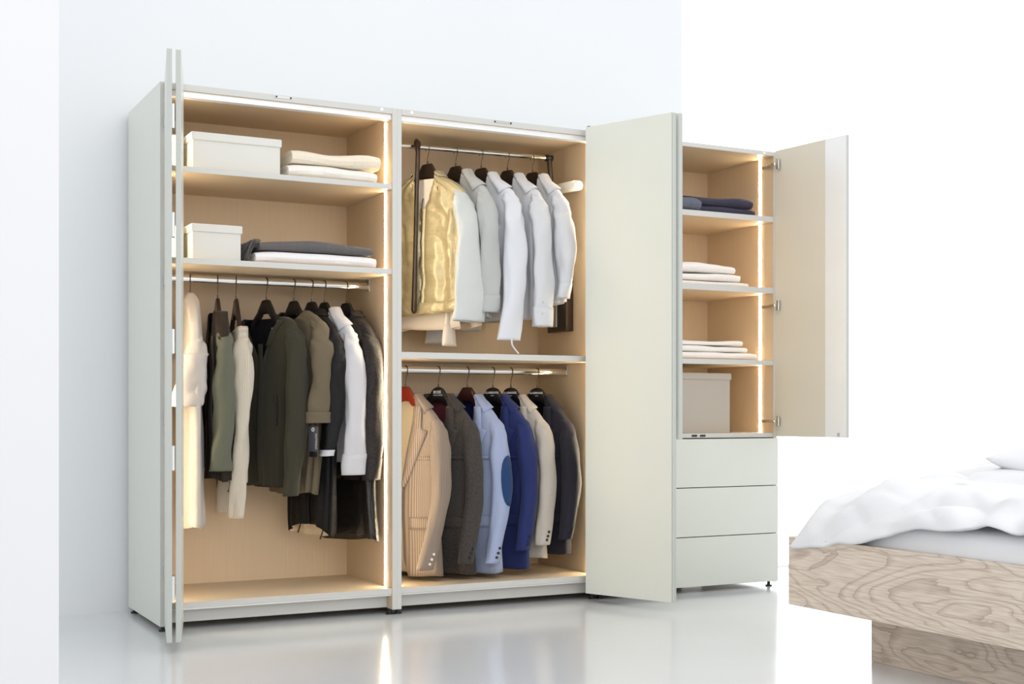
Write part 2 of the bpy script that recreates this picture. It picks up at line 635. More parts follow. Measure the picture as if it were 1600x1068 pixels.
# --- right unit
W3 = thing('wardrobe_unit', 'right sage grey wardrobe unit with shelves over three drawers', 'wardrobe', (2.070, 0, 0))
x0, x1 = 2.070, 3.130
side_panel(W3, x0, x0 + T22, '+x'); side_panel(W3, x1 - T22, x1, '-x')
a, b = x0 + T22, x1 - T22
box('back_panel', a, b, 0.57, 0.58, 0.06, 2.2, M['tan'], W3, 0)
box('top_panel', a, b, 0.0, DEP, 2.2, ZT, M['tan'], W3, 0.001, {'-y': M['edge'], '+z': M['sage']})
for z0, z1 in ((1.862, 1.890), (1.497, 1.526), (1.130, 1.155), (0.762, 0.785)):
    sh = shelf(W3, a, b - (0.0 if z0 > 0.8 else 0.0), z0, z1, 0.004)
    if z0 < 0.8:
        for x in (2.615, 2.665):
            cyl('door_catch', (x - 0.012, 0.001, 0.7735), (x + 0.016, 0.001, 0.7735), 0.0045, M['black'], sh, seg=10)
for z0, z1 in ((0.786, 1.129), (1.156, 1.496), (1.527, 1.861), (1.891, 2.199)):
    led(W3, a, a, z0, z1, 0.108, 1); led(W3, b, b, z0, z1, 0.108, -1)
screw_cap(W3, 3.048, 2.211)
for z0, z1 in ((0.030, 0.2725), (0.2765, 0.5155), (0.5195, 0.7575)):
    d = box('drawer', x0 + 0.002, x1 - 0.008, -0.019, 0.0, z0, z1, M['sage'], W3, 0.0015)
    box('drawer_box', a + 0.01, b - 0.01, 0.0, 0.50, z0 + 0.01, z1 - 0.02, M['tan'], d, 0)
for x in (x0 + 0.02, x1 - 0.03):
    for y in (0.03, DEP - 0.04): foot(W3, x, y)
box('plinth', a, b, 0.04, 0.055, 0.026, 0.06, M['gap'], W3, 0)
leaf('hinged_door', W3, (2.094, -0.008), (2.2025, -0.492), 0.019, -1, 0.767, DZ1)
rd, Tr = leaf('hinged_door', W3, (3.108, -0.012), (3.1545, -0.49), 0.019, 1, 0.767, DZ1, {'-y': M['greige']})
# cup hinges of the open right door
for z in (2.150, 1.432, 0.843):
    bm = bmesh.new()
    add_box(bm, 3.0985, 3.108, 0.02, 0.085, z - 0.008, z + 0.008, 0.001)
    add_box(bm, 3.085, 3.105, -0.008, 0.03, z - 0.006, z + 0.006, 0.002)
    add_box(bm, 3.076, 3.090, -0.045, -0.006, z - 0.008, z + 0.008, 0.002)
    h = finish(bm, 'cup_hinge', M['chrome'], rd)
    box('hinge_cup', 3.094, 3.105, -0.055, -0.035, z - 0.026, z + 0.026, M['steel'], h, 0.003)
# reflected window light modelled as a pale strip, and a catch, along the free edge of that door
box('reflection_strip', 0.345, 0.479, -0.0015, 0.0005, 0.768, 2.223, M['alu'], rd, 0.0004, None, Tr @ Matrix.Translation((0, 0, 0)))
box('door_catch', 0.425, 0.44, -0.0045, -0.001, 0.772, 0.79, M['steel'], rd, 0.001, None, Tr)

# ------------------------------------------------------------------ garments


def smooth_arr(a, k=2):
    a = np.array(a, float)
    for _ in range(k):
        p = np.r_[a[0], a, a[-1]]
        b2 = (p[:-2] + 2 * p[1:-1] + p[2:]) / 4
        b2[0], b2[-1] = a[0], a[-1]
        a = b2
    return a


class Body:
    """garment trunk: stacked superellipses from neck to hem, front = +x, near shoulder = +y, rod at z = 0"""

    def __init__(s, keys, e=0.62, fold=0.008, nf=5, seed=0, neckdrop=0.0, nl=58, nc=72, hemwave=0.006, lean=0.0, crinkle=0.0, lift=0.0):
        # keys: rows (z, half width, front depth, back depth, half opening, shift of the front edge towards +y)
        k = np.array([r if len(r) == 6 else tuple(r) + (0.0,) for r in keys], float)
        zs = -k[:, 0]
        t = np.linspace(0, 1, nl)
        # denser rows near the shoulders
        span = zs[-1] - zs[0]
        z = zs[0] + span * (0.35 * t + 0.65 * t ** 1.9)
        s.z = -z
        s.w = smooth_arr(np.interp(z, zs, k[:, 1]))
        s.f = smooth_arr(np.interp(z, zs, k[:, 2]), 4)
        s.b = smooth_arr(np.interp(z, zs, k[:, 3]), 4)
        s.o = smooth_arr(np.interp(z, zs, k[:, 4]), 1)
        s.sh = smooth_arr(np.interp(z, zs, k[:, 5]), 2)
        s.e, s.fold, s.nf, s.seed, s.nd, s.nc = e, fold, nf, seed, neckdrop, nc
        s.hw = hemwave
        s.lean = lean
        s.crinkle = crinkle
        s.lift = lift
        rnd = random.Random(seed)
        s.ph = [rnd.uniform(0, 6.28) for _ in range(8)]
        s.open = k[:, 4].max() > 0

    def par(s, z):
        f = lambda a: float(np.interp(-z, -s.z, a))
        return f(s.w), f(s.f), f(s.b), f(s.o)

    def pt(s, th, z, off=0.0):
        w, f, b, o = s.par(z)
        c, n = math.cos(th), math.sin(th)
        d = f if c >= 0 else b
        x = d * math.copysign(abs(c) ** s.e, c)
        y = w * math.copysign(abs(n) ** s.e, n)
        t = (s.z[0] - z) / (s.z[0] - s.z[-1])
        ramp = min(1.0, max(0.0, (t - 0.12) / 0.5))
        k = s.nf
        A = s.fold * (0.15 + ramp)
        g = A * (0.6 * math.sin(k * th + s.ph[0] + 1.3 * math.sin(2.2 * t + s.ph[3])) + 0.4 * math.sin((k * 2 - 1) * th + s.ph[1] + 2 * t)
                 + 0.9 * noise.noise(Vector((1.6 * c, 1.6 * n, z * 5 + s.seed * 7.3))))
        if s.crinkle:
            q = Vector((th * 1.5, z * 4.0 + th, s.seed))
            g += s.crinkle * (abs(noise.noise(q * 2.1)) * 2 - 0.5 + abs(noise.noise(q * 4.7)) - 0.25)
        x += (g + off) * c * 1.0
        y += (g * 0.5 + off) * n
        zz = z - s.nd * max(0.0, c) ** 1.5 * math.exp(-t * 16)
        zz += s.hw * t ** 3 * math.sin(3 * th + s.ph[2])
        x += s.lean * t
        if s.lift: zz += s.lift * max(0.0, c) ** 1.2 * max(0.0, (t - 0.8) / 0.2) ** 2
        return Vector((x, y, zz))

    def theta(s, y, z, front=True):
        w = s.par(z)[0]
        r = max(-1, min(1, y / w))
        th = math.asin(math.copysign(abs(r) ** (1 / s.e), r))
        return th if front else math.pi - th

    def at(s, y, z, off=0.0):
        return s.pt(s.theta(y, z), z, off)

    def mesh(s, name, mats, parent, thick=0.0035, lining=1):
        P, U = [], []
        for j, z in enumerate(s.z):
            w, o, sh = s.w[j], s.o[j], s.sh[j]
            if s.open:
                ya, yb = min(w * 0.98, sh + o), max(-w * 0.98, sh - o)
                t0 = s.theta(ya, z)
                t1 = 2 * math.pi + s.theta(yb, z)
            else:
                t0, t1 = 0, 2 * math.pi * (1 - 1 / s.nc)
            row, ur = [], []
            for i in range(s.nc):
                th = t0 + (t1 - t0) * i / (s.nc - 1)
                p = s.pt(th, z)
                row.append(p)
                ur.append((th * 0.13, z))
            P.append(row)
            U.append(ur)
        return grid_mesh(name, P, mats, parent, closed=not s.open, uvs=U, thick=thick, lining=lining if len(mats) > 1 else 0, flip=True)


def sheet_on(body, name, fn_row, rows, mats, parent, cols=8, thick=0.003, off0=0.004, off1=0.006):
    """patch lying on the front: fn_row(t) -> (z, y_start, y_end)"""
    P, U = [], []
    for j in range(rows):
        z, ya, yb = fn_row(j / (rows - 1))
        row, ur = [], []
        for i in range(cols):
            u = i / (cols - 1)
            y = ya + (yb - ya) * u
            row.append(body.at(y, z, off0 + (off1 - off0) * math.sin(math.pi * min(1, u * 1.0))))
            ur.append((y, z))
        P.append(row)
        U.append(ur)
    fl = P[0][0].y > P[0][-1].y
    return grid_mesh(name, P, mats, parent, uvs=U, thick=thick, offset=0, flip=fl)


def catmull(pts, n):
    pts = [np.array(p, float) for p in pts]
    out = []
    m = len(pts) - 1
    for k in range(n):
        t = k / (n - 1) * m
        i = min(int(t), m - 1)
        u = t - i
        p0, p1, p2, p3 = pts[max(0, i - 1)], pts[i], pts[i + 1], pts[min(m, i + 2)]
        out.append(0.5 * (2 * p1 + (p2 - p0) * u + (2 * p0 - 5 * p1 + 4 * p2 - p3) * u * u + (3 * p1 - p0 - 3 * p2 + p3) * u ** 3))
    return out


class Sleeve:
    """keys: rows (x, y, z, rx, ry) down the arm; rx along x (front-back), ry along y"""

    def __init__(s, keys, fold=0.004, seed=0, n=34, seg=28, wr=1.0):
        s.k = catmull(keys, n)
        s.fold, s.seed, s.n, s.seg, s.wr = fold, seed, n, seg, wr

    def pt(s, ang, t, off=0.0):
        f = t * (s.n - 1)
        i = min(int(f), s.n - 2)
        k = s.k[i] * (1 - (f - i)) + s.k[i + 1] * (f - i)
        c, n = math.cos(ang), math.sin(ang)
        g = s.fold * (math.sin(2 * ang + 9 * t * s.wr + s.seed) * 0.6 + 1.2 * noise.noise(Vector((c * 1.3, n * 1.3 + s.seed * 3.1, t * 7 * s.wr))))
        g *= min(1, t * 3 + 0.15)
        cap = 1.0
        z = k[2]
        return Vector((k[0] + (k[3] + g + off) * c, k[1] + (k[4] + g * 0.6 + off) * n, z))

    def mesh(s, name, mats, parent, thick=0.003, t0=0.0, t1=1.0, off=0.0, rows=None):
        P, U = [], []
        rows = rows or s.n
        for j in range(rows):
            t = t0 + (t1 - t0) * j / (rows - 1)
            P.append([s.pt(2 * math.pi * i / s.seg, t, off) for i in range(s.seg)])
            U.append([(i / s.seg * 0.34, -0.7 * t) for i in range(s.seg)])
        return grid_mesh(name, P, mats, parent, closed=True, uvs=U, thick=thick, lining=1 if len(mats) > 1 else 0, flip=True)

    def disc(s, name, mat, parent, ang, t, ra, rt, off=0.003, thick=0.002):
        P = []
        for r in range(6):
            q = r / 5
            P.append([s.pt(ang + ra * q * math.cos(2 * math.pi * i / 20), t + rt * q * math.sin(2 * math.pi * i / 20), off) for i in range(20)])
        U = [[(p.y, p.z) for p in row] for row in P]
        return grid_mesh(name, P, mat, parent, closed=True, uvs=U, thick=thick, offset=0)

    def button(s, mat, parent, ang, t, r=0.007):
        p = s.pt(ang, t, 0.001)
        q = s.pt(ang, t, 0.0055)
        cyl('button', p, q, r, mat, parent, seg=12)


def button_on(body, y, z, mat, parent, r=0.008, off=0.002):
    cyl('button', body.at(y, z, off), body.at(y, z, off + 0.005), r, mat, parent, seg=12)


def hanger(label, x, rz, a, mat, y=0.28, hw=0.205, top=-0.078, drop=0.120, neck=0.022, group=None, rodr=0.016, word=None, thick=0.011, crossbar=False, deep=0.045, wordsize=0.013):
    t = thing('coat_hanger', label, 'hanger', (x, y, rz), R(180 + a), group, local=True)
    # hook wire over the rod, in the plane of the hanger
    ry, rzz = (0.0125, rodr + 0.0025)
    pts = [(0, 0, top - 0.005), (0, 0, top + 0.02), (0, 0.004, -0.034), (0, 0.0115, -0.018)]
    for k in range(11):
        an = R(-35 + k * 20.5)
        pts.append((0, ry * math.cos(an), rzz * math.sin(an)))
    pts.append((0, -ry * 0.92, -0.014))
    tube('hook', [tuple(p) for p in catmull(pts, 44)], 0.0017, M['wire'], t, 6)
    cyl('ferrule', (0, 0, top - 0.004), (0, 0, top + 0.012), 0.0032, M['wire'], t, seg=10)
    # shoulder piece: lofted along y
    P = []
    n = 49
    for i in range(n):
        u = -1 + 2 * i / (n - 1)
        yy = u * hw
        au = abs(yy)
        nb = 0.030
        if au < neck:
            zt = top - (0.010 if word else 0.002) * (au / neck) ** 2
        elif au < neck + nb:
            q = (au - neck) / nb
            zt = top - (0.010 if word else 0.002) - 0.046 * q
        else:
            q = (au - neck - nb) / (hw - neck - nb)
            zt = top - 0.052 - (drop - 0.02) * q - 0.012 * q * q
        hgt = 0.024 + deep * math.exp(-(au / (neck + 0.030)) ** 6) + 0.004 * (au / hw)
        th = thick * (0.75 + 0.45 * (au / hw) ** 1.5)
        xc = 0.004 * (au / hw) ** 2
        if i in (0, n - 1):
            hgt *= 0.55; th *= 0.5
        row = []
        for k in range(12):
            an = 2 * math.pi * k / 12
            cx = math.copysign(abs(math.cos(an)) ** 0.55, math.cos(an)) * th
            cz = math.copysign(abs(math.sin(an)) ** 0.55, math.sin(an)) * hgt / 2
            row.append((xc + cx, yy, zt - hgt / 2 + cz))
        P.append(row)
    sb = grid_mesh('shoulder_bar', P, mat, t, closed=True, flip=True)
    me = sb.data
    bm = bmesh.new()
    bm.from_mesh(me)
    bmesh.ops.holes_fill(bm, edges=[e for e in bm.edges if e.is_boundary], sides=20)
    bmesh.ops.recalc_face_normals(bm, faces=bm.faces)
    bm.to_mesh(me)
    bm.free()
    if crossbar:
        cyl('trouser_bar', (0.01, -hw * 0.86, top - drop - 0.04), (0.01, hw * 0.86, top - drop - 0.04), 0.006, mat, t, seg=12)
    if word:
        Tx = Matrix.Translation((thick * 0.78 + 0.0012, 0.0, top - 0.026)) @ Matrix(((0, 0, 1, 0), (1, 0, 0, 0), (0, 1, 0, 0), (0, 0, 0, 1)))
        text('lettering', word[0], wordsize, Tx, M['print'], t, bold=0.0005)
        if len(word) > 1:
            Tx2 = Matrix.Translation((thick * 0.78 + 0.0012, 0.004, top - 0.040)) @ Matrix(((0, 0, 1, 0), (1, 0, 0, 0), (0, 1, 0, 0), (0, 0, 0, 1)))
            text('lettering', word[1], wordsize * 0.5, Tx2, M['print'], t)
    return t


def neck_collar(body, name, mats, parent, z, o, stand=0.022, fall=0.045, pointed=0.0, flare=0.008):
    """turned-down collar running round the neck from one front edge to the other, its fall lying on the shoulders"""
    P, U = [], []
    n = 40
    t0 = body.theta(o, z)
    t1 = 2 * math.pi + body.theta(-o, z)
    rows = [(0, -0.003, 0), (stand * 0.6, -0.001, 0), (stand, 0.001, 0), (stand * 0.92, 0.005, 0), (None, 0.010, 0.25), (None, 0.009 + flare * 0.5, 0.65), (None, 0.008 + flare, 1.0)]
    for dz, off, q in rows:
        row, ur = [], []
        for i in range(n):
            u = i / (n - 1)
            th = t0 + (t1 - t0) * u
            fr = abs(2 * u - 1) ** 5
            if dz is None:
                p = body.pt(th, z - fall * q, off)
                row.append((p.x, p.y, p.z + 0.004 * (1 - q) - pointed * fr * q))
            else:
                p = body.pt(th, z, off)
                row.append((p.x, p.y, p.z + dz * (1 - 0.35 * fr)))
            ur.append((u * 0.4, -0.01 * len(P)))
        P.append(row)
        U.append(ur)
    return grid_mesh(name, P, mats, parent, uvs=U, thick=0.003, offset=0)


def garment(name, label, cat, x, rz, a, group=None, y=0.28):
    return thing(name, label, cat, (x, y, rz), R(180 + a), group, local=True)


def std_sleeve(hw, zs, length, rx=(0.07, 0.058, 0.045), ry=(0.045, 0.042, 0.036), fwd=0.06, out=0.02, side=1, seed=0, fold=0.009, n=48, wr=1.7, elbow=0.0):
    z0 = zs
    s = side
    keys = [
        (-0.004, s * (hw - 0.062), z0 + 0.022, 0.004, 0.004),
        (-0.004, s * (hw - 0.046), z0 + 0.008, rx[0] * 0.50, ry[0] * 0.55),
        (-0.004, s * (hw - 0.030), z0 - 0.022, rx[0] * 0.72, ry[0] * 0.82),
        (-0.002, s * (hw - 0.017), z0 - 0.070, rx[0] * 0.86, ry[0] * 0.96),
        (fwd * 0.05, s * (hw - 0.004 + out * 0.2), z0 - length * 0.26, rx[0], ry[0]),
        (fwd * 0.22 - elbow, s * (hw + out * 0.7), z0 - length * 0.52, rx[1], ry[1]),
        (fwd * 0.6 - elbow * 0.4, s * (hw + out), z0 - length * 0.78, (rx[1] + rx[2]) / 2, (ry[1] + ry[2]) / 2),
        (fwd, s * (hw + out * 0.8), z0 - length, rx[2], ry[2]),
    ]
    return Sleeve(keys, fold=fold, seed=seed, n=n, wr=wr)


def blazer(label, x, a, mat, lining, hem, cuff, btn, seed, group, hw=0.198, wb=0.185, f=0.045, b=0.042, chest=0.195, vend=-0.56, fwd=0.11, cut=0.03, cuffbtn=3, far=True, patch=None, flap=False, lap=0.078, rz=1.087, notch=-0.275, gape=0.0):
    g = garment('blazer', label, 'blazer', x, rz, a, group)
    zt, zs = -0.120, -0.238
    bd = Body([(zt, 0.055, 0.036, 0.040, 0.053), (-0.137, 0.080, 0.034, 0.04, 0.066), (-0.170, 0.120, 0.033, 0.04, 0.072), (-0.208, 0.158, 0.033, 0.04, 0.070), (zs, hw - 0.018, 0.034, 0.04, 0.066), (-0.285, hw - 0.012, 0.037, 0.042, 0.058),
               (-0.37, wb, f, b, 0.038 + gape), (vend, wb * 0.95, f, b, 0.004 + gape), (vend - 0.09, wb * 0.96, f, b, 0.003 + gape), (hem + 0.08, wb + 0.008, f * 1.05, b, 0.012 + gape), (hem, wb + 0.012, f * 1.05, b, 0.012 + gape + cut)],
              e=0.55, fold=0.006, nf=4, seed=seed, hemwave=0.003)
    m2 = [mat, lining]
    bd.mesh('coat_body', m2, g)
    # lapels and collar
    for s in (1, -1):
        def row(t, s=s):
            z = -0.17 + (vend + 0.02 + 0.17) * t
            o = bd.par(z)[3]
            if z > notch:
                wd = 0.030 + 0.030 * (t * 2.5)
            else:
                q = (notch - z) / (notch - vend)
                wd = lap * (1 - q) ** 0.75 + 0.006
                if q < 0.02: wd = lap * 0.4
            return z, s * (o - 0.004), s * (o + wd)
        sheet_on(bd, 'lapel', row, 40, [mat], g, cols=7, thick=0.005, off0=0.003, off1=0.014)
    neck_collar(bd, 'collar', [mat], g, -0.128, 0.060, 0.018, 0.045, pointed=0.03)
    for s in ((1, -1) if far else (1,)):
        sl = std_sleeve(hw, zs, -(cuff - zs), (0.054, 0.052, 0.042), (0.040, 0.038, 0.032), fwd, 0.010, s, seed * 2 + s, elbow=0.012, fold=0.006, wr=1.4)
        so = sl.mesh('sleeve', m2, g)
        if s == 1:
            for k in range(cuffbtn):
                sl.button(btn, so, R(66 + 5 * k), 0.962 - 0.020 * k, 0.0062)
            if patch:
                sl.disc('elbow_patch', patch, so, R(98), 0.66, 0.95, 0.10)
    for k in range(2):
        button_on(bd, -0.02, vend - 0.02 - 0.12 * k, btn, g, 0.009)
    # welt pocket on the chest, flap pockets below
    sheet_on(bd, 'breast_pocket', lambda t: (-0.40 - 0.016 * t, 0.085, 0.165), 3, [mat], g, cols=6, thick=0.002, off0=0.003, off1=0.004)
    sheet_on(bd, 'pocket_flap', lambda t: (vend - 0.12 - 0.05 * t, 0.055, 0.175), 4, [mat], g, cols=8, thick=0.003, off0=0.003, off1=0.005)
    return g, bd


HG1 = 'garments on the left rail'
HGU = 'shirts and jackets on the pull-down rail'
HGL = 'blazers on the lower rail'
HH = 'coat hangers on the rails'

# ------------ blazers, lower rail of the middle unit
C_beige = cloth('beige_seersucker', (158, 140, 122), (114, 102, 95), 0.85, 34, 'stripe', 0.25)
C_tweed = cloth('grey_tweed', (84, 77, 72), (36, 34, 34), 0.95, 130, bump=0.4)
C_ltblue = cloth('pale_blue_cotton', (160, 171, 200), (148, 159, 190), 0.85, 300)
C_royal = cloth('royal_blue_wool', (38, 49, 102), (28, 38, 86), 0.8, 300)
C_stone = cloth('stone_linen', (190, 182, 172), (170, 162, 152), 0.9, 240)
C_navy = cloth('dark_navy_wool', (40, 38, 48), (26, 25, 34), 0.8, 300)
L_cream = cloth('cream_lining', (232, 216, 188), None, 0.6, 200)
L_burg = cloth('burgundy_lining', (112, 58, 68), None, 0.45, 200)
L_blue = cloth('blue_lining', (36, 46, 104), None, 0.45, 200)
L_black = cloth('black_lining', (26, 26, 32), None, 0.5, 200)
L_grey = cloth('grey_lining', (120, 122, 118), None, 0.5, 200)
C_patch = cloth('blue_suede', (38, 66, 112), (32, 58, 100), 0.95, 300)

hanger('mahogany red hanger on the lower rail, carrying the striped beige blazer', 1.189, 1.087, 30, M['hang_red'], group=HH, hw=0.150)
hanger('black hanger with white BOSS print, carrying the dark grey tweed blazer', 1.355, 1.087, 30, M['hang_black'], group=HH, hw=0.150, neck=0.030, word=('BOSS', 'HUGO BOSS'), wordsize=0.019)
hanger('dark brown unprinted hanger on the lower rail, carrying the pale blue blazer', 1.505, 1.087, 30, M['hang_brown'], group=HH, hw=0.150, neck=0.026)
hanger('black hanger with white print, carrying the royal blue blazer', 1.641, 1.087, 30, M['hang_black'], group=HH, hw=0.150, neck=0.034, word=('GLASBROOK', 'BASIC'), wordsize=0.0135)
hanger('black hanger with white print, carrying the stone grey blazer', 1.738, 1.087, 30, M['hang_black'], group=HH, hw=0.150, neck=0.034, word=('GLASBROOK', 'BASIC'), wordsize=0.0135)
hanger('black hanger with white print, carrying the dark navy blazer', 1.882, 1.087, 30, M['hang_black'], group=HH, hw=0.150, neck=0.034, word=('GLASBROOK', 'BASIC'), wordsize=0.0135)

g, bd = blazer('beige fine-striped blazer with white cuff buttons, nearest the post on the lower rail', 1.194, 31, C_beige, L_cream, -0.945, -0.90, M['whiteknob'], 1, HGL, hw=0.200, wb=0.180, f=0.046, b=0.045, fwd=0.15, gape=0.006, far=False)
blazer('dark grey tweed blazer with burgundy lining on the lower rail', 1.355, 32, C_tweed, L_burg, -0.945, -0.885, M['darkbutton'], 2, HGL, fwd=0.09)
blazer('pale blue blazer with a dark blue elbow patch on the lower rail', 1.505, 27, C_ltblue, L_blue, -0.945, -0.89, M['darkbutton'], 3, HGL, patch=[C_patch], fwd=0.08)
blazer('royal blue blazer hanging between the pale blue and stone grey ones', 1.641, 31, C_royal, L_black, -0.935, -0.84, M['darkbutton'], 4, HGL, f=0.036, b=0.034, fwd=0.06)
blazer('stone grey linen blazer with dark cuff buttons on the lower rail', 1.738, 32, C_stone, L_grey, -0.89, -0.82, M['darkbutton'], 5, HGL, f=0.034, b=0.034, fwd=0.06)
blazer('dark navy blazer nearest the right side wall on the lower rail', 1.882, 25, C_navy, L_black, -0.875, -0.80, M['darkbutton'], 6, HGL, f=0.04, b=0.04, fwd=0.05)

# ------------ shirts, pull-down rail
C_gold = cloth('gold_satin', (204, 193, 158), (168, 152, 114), 0.38, 26, bump=0.9, sheen=0.0, spec=0.6, metal=0.25)
C_palegrey = cloth('pale_grey_technical_cotton', (206, 209, 206), (196, 199, 196), 0.7, 200, bump=0.5)
C_grey = cloth('light_grey_cotton', (186, 188, 186), (172, 174, 172), 0.8, 300)
C_white = cloth('crisp_white_cotton', (218, 220, 226), (210, 212, 218), 0.85, 300)
C_offwhite = cloth('soft_white_cotton', (210, 211, 214), (202, 203, 207), 0.85, 300)
C_cream = cloth('cream_viscose', (232, 222, 210), (222, 210, 196), 0.6, 300)
C_blush = cloth('blush_viscose', (226, 204, 180), None, 0.6, 300)

for x, lb in ((1.299, 'the gold jacket'), (1.445, 'the light grey shirt'), (1.579, 'the long-sleeved white shirt'), (1.720, 'the plain off-white shirt'), (1.857, 'the cream shirt')):
    hanger('dark brown wide-necked hanger on the pull-down rail, carrying ' + lb, x, 2.121 + (x - 1.2) * 0.0138, 20, M['hang_dark'], group=HH, hw=0.095 if x < 1.3 else 0.125, top=-0.072, neck=0.030, rodr=0.011, drop=0.115, deep=0.05)


def rz_up(x): return 2.121 + (x - 1.2) * 0.0138


def shirt(name, label, cat, x, rz, a, mat, lining, hem, seed, group, hw=0.205, wtop=0.2, whem=0.21, f=0.04, b=0.04, op=0.004, vtop=-0.16, sleeve=None, collar='shirt', fold=0.011, nf=8, e=0.6, zt=-0.125, neckw=0.066, cuffs=True, neckdrop=0.0, near_mat=None, placket=True, buttons=None, drop=0.100, lean=0.0, far=True, hemopen=0.0, crinkle=0.0, nl=58, nc=72, topd=0.036, lift=0.0):
    g = garment(name, label, cat, x, rz, a, group)
    zs = zt - drop
    wide = op >= 0.02
    v = (0.92, 0.9, 0.82, 0.74, 0.55, 0.22) if not wide else (0.92, 0.92, 0.85, 0.75, 0.6, 0.4)
    O = [op and neckw * q for q in v]
    keys = [(zt, neckw, topd, topd + 0.002, O[0]), (zt - drop * 0.16, neckw + 0.028, 0.034, 0.036, O[1]), (zt - drop * 0.5, (neckw + hw) / 2 + 0.012, 0.032, 0.036, O[2]), (zt - drop * 0.8, hw - 0.022, 0.032, 0.036, O[3]),
            (zs, hw - 0.010, 0.034, 0.037, O[4]), (zs - 0.06, hw - 0.006, 0.036, 0.038, O[5]),
            (zs - 0.15, wtop, f, b, 0.003 if op else 0), (hem + 0.2, (wtop + whem) / 2, f, b, 0.003 if op else 0), (hem, whem, f * 1.05, b * 1.05, (0.003 + hemopen) if op else 0)]
    bd = Body(keys, e=e, fold=fold, nf=nf, seed=seed, neckdrop=neckdrop, lean=lean, crinkle=crinkle, nl=nl, nc=nc, lift=lift)
    bd.mesh('shirt_body' if 'shirt' in name else 'body', [mat, lining], g)
    if collar == 'shirt':
        neck_collar(bd, 'collar', [mat], g, zt - 0.008, neckw * 0.98, 0.030, 0.050, pointed=0.035)
    elif collar == 'stand':
        neck_collar(bd, 'collar', [mat], g, zt - 0.004, neckw * 0.9, 0.018, 0.012, flare=0.0)
    if placket and op:
        sheet_on(bd, 'placket', lambda t: (zs - 0.06 + (hem + 0.012 - zs + 0.06) * t, -0.012, 0.016), 30, [mat], g, cols=4, thick=0.002, off0=0.002, off1=0.0035)
    if buttons:
        for k in range(6):
            button_on(bd, 0.002, zs - 0.08 + (hem + 0.1 - zs + 0.08) * k / 5, buttons, g, 0.006, 0.005)
    outs = []
    if sleeve:
        for s in ((1, -1) if far else (1,)):
            kw = dict(sleeve)
            cuff = kw.pop('cuff')
            sl = std_sleeve(hw, zs, -(cuff - zs), side=s, seed=seed * 3 + s, **kw)
            so = sl.mesh('sleeve', [near_mat if (near_mat and s == 1) else mat, lining], g)
            if cuffs:
                sl.mesh('cuff', [near_mat if (near_mat and s == 1) else mat], so, t0=0.90, t1=1.003, off=0.003, rows=6)
            outs.append((sl, so))
    return g, bd, outs


# gold jacket with pale grey outer near sleeve, cream blouse beneath
x = 1.299
g, bd, ss = shirt('jacket', 'gold satin cropped jacket with wide pale grey near sleeve', 'jacket', x, rz_up(x), 30, C_gold, C_palegrey, -0.78, 11, HGU, hw=0.225, wtop=0.225, whem=0.235, f=0.045, b=0.04, op=0.004,
                  sleeve=dict(cuff=-0.82, rx=(0.08, 0.105, 0.125), ry=(0.036, 0.036, 0.036), fwd=0.03, out=0.035), collar='stand', fold=0.010, nf=9, crinkle=0.012, nl=90, nc=120, near_mat=C_palegrey, cuffs=False, placket=True, far=False)
sheet_on(bd, 'hem_band', lambda t: (-0.725 - 0.05 * t, -0.20, 0.20), 4, [C_gold], g, cols=24, thick=0.004, off0=0.003, off1=0.006)
tube('zip', [bd.at(0.0, -0.24 - 0.5 * k / 15, 0.006) for k in range(16)], 0.0025, M['cord'], g, 6)
box('neck_label', -0.030, -0.028, 0.0, 0.045, -0.155, -0.143, M['print'], g, 0)
g, bd, ss = shirt('blouse', 'cream blouse hanging below the hem of the gold jacket', 'blouse', x + 0.012, rz_up(x), 30, C_cream, C_cream, -0.845, 12, HGU, hw=0.13, wtop=0.13, whem=0.175, f=0.012, b=0.012, op=0, collar=None, fold=0.002,
                  sleeve=dict(cuff=-0.925, rx=(0.012, 0.018, 0.042), ry=(0.012, 0.014, 0.016), fwd=0.0, out=-0.02), cuffs=True, zt=-0.15, far=False)
# light grey shirt
x = 1.445
g, bd, ss = shirt('shirt', 'light grey overshirt with stand-up collar on the pull-down rail', 'shirt', x, rz_up(x), 22, C_grey, C_grey, -0.80, 13, HGU, hw=0.21, whem=0.215, f=0.036, b=0.036, op=0.004,
                  sleeve=dict(cuff=-0.775, rx=(0.062, 0.058, 0.055), ry=(0.034, 0.030, 0.030), fwd=0.02, out=0.02), collar='shirt', zt=-0.115)
sheet_on(bd, 'hem_facing', lambda t: (-0.79 - 0.05 * t, -0.19, 0.19), 3, [C_blush], g, cols=20, thick=0.002, off0=-0.004, off1=-0.004)
# long white shirt with tie
x = 1.579
g, bd, ss = shirt('shirt', 'crisp white shirt with the longest sleeve and a loose white tie on the pull-down rail', 'shirt', x, rz_up(x), 22, C_white, C_offwhite, -0.80, 14, HGU, hw=0.215, f=0.036, b=0.036, op=0.004,
                  sleeve=dict(cuff=-0.905, rx=(0.062, 0.07, 0.075), ry=(0.036, 0.032, 0.032), fwd=0.07, out=0.02), collar='shirt', zt=-0.12, cuffs=False)
sl, so = ss[0]
p = sl.pt(R(80), 0.99)
tube('tie_string', [tuple(q) for q in catmull([p, p + Vector((0, 0.004, -0.03)), p + Vector((-0.02, 0.01, -0.055)), p + Vector((-0.035, 0.012, -0.068))], 12)], 0.004, C_white, g, 8)
sheet_on(bd, 'chest_pocket', lambda t: (-0.36 - 0.11 * t, 0.06, 0.15), 6, [C_white], g, cols=8, thick=0.002, off0=0.003, off1=0.004)
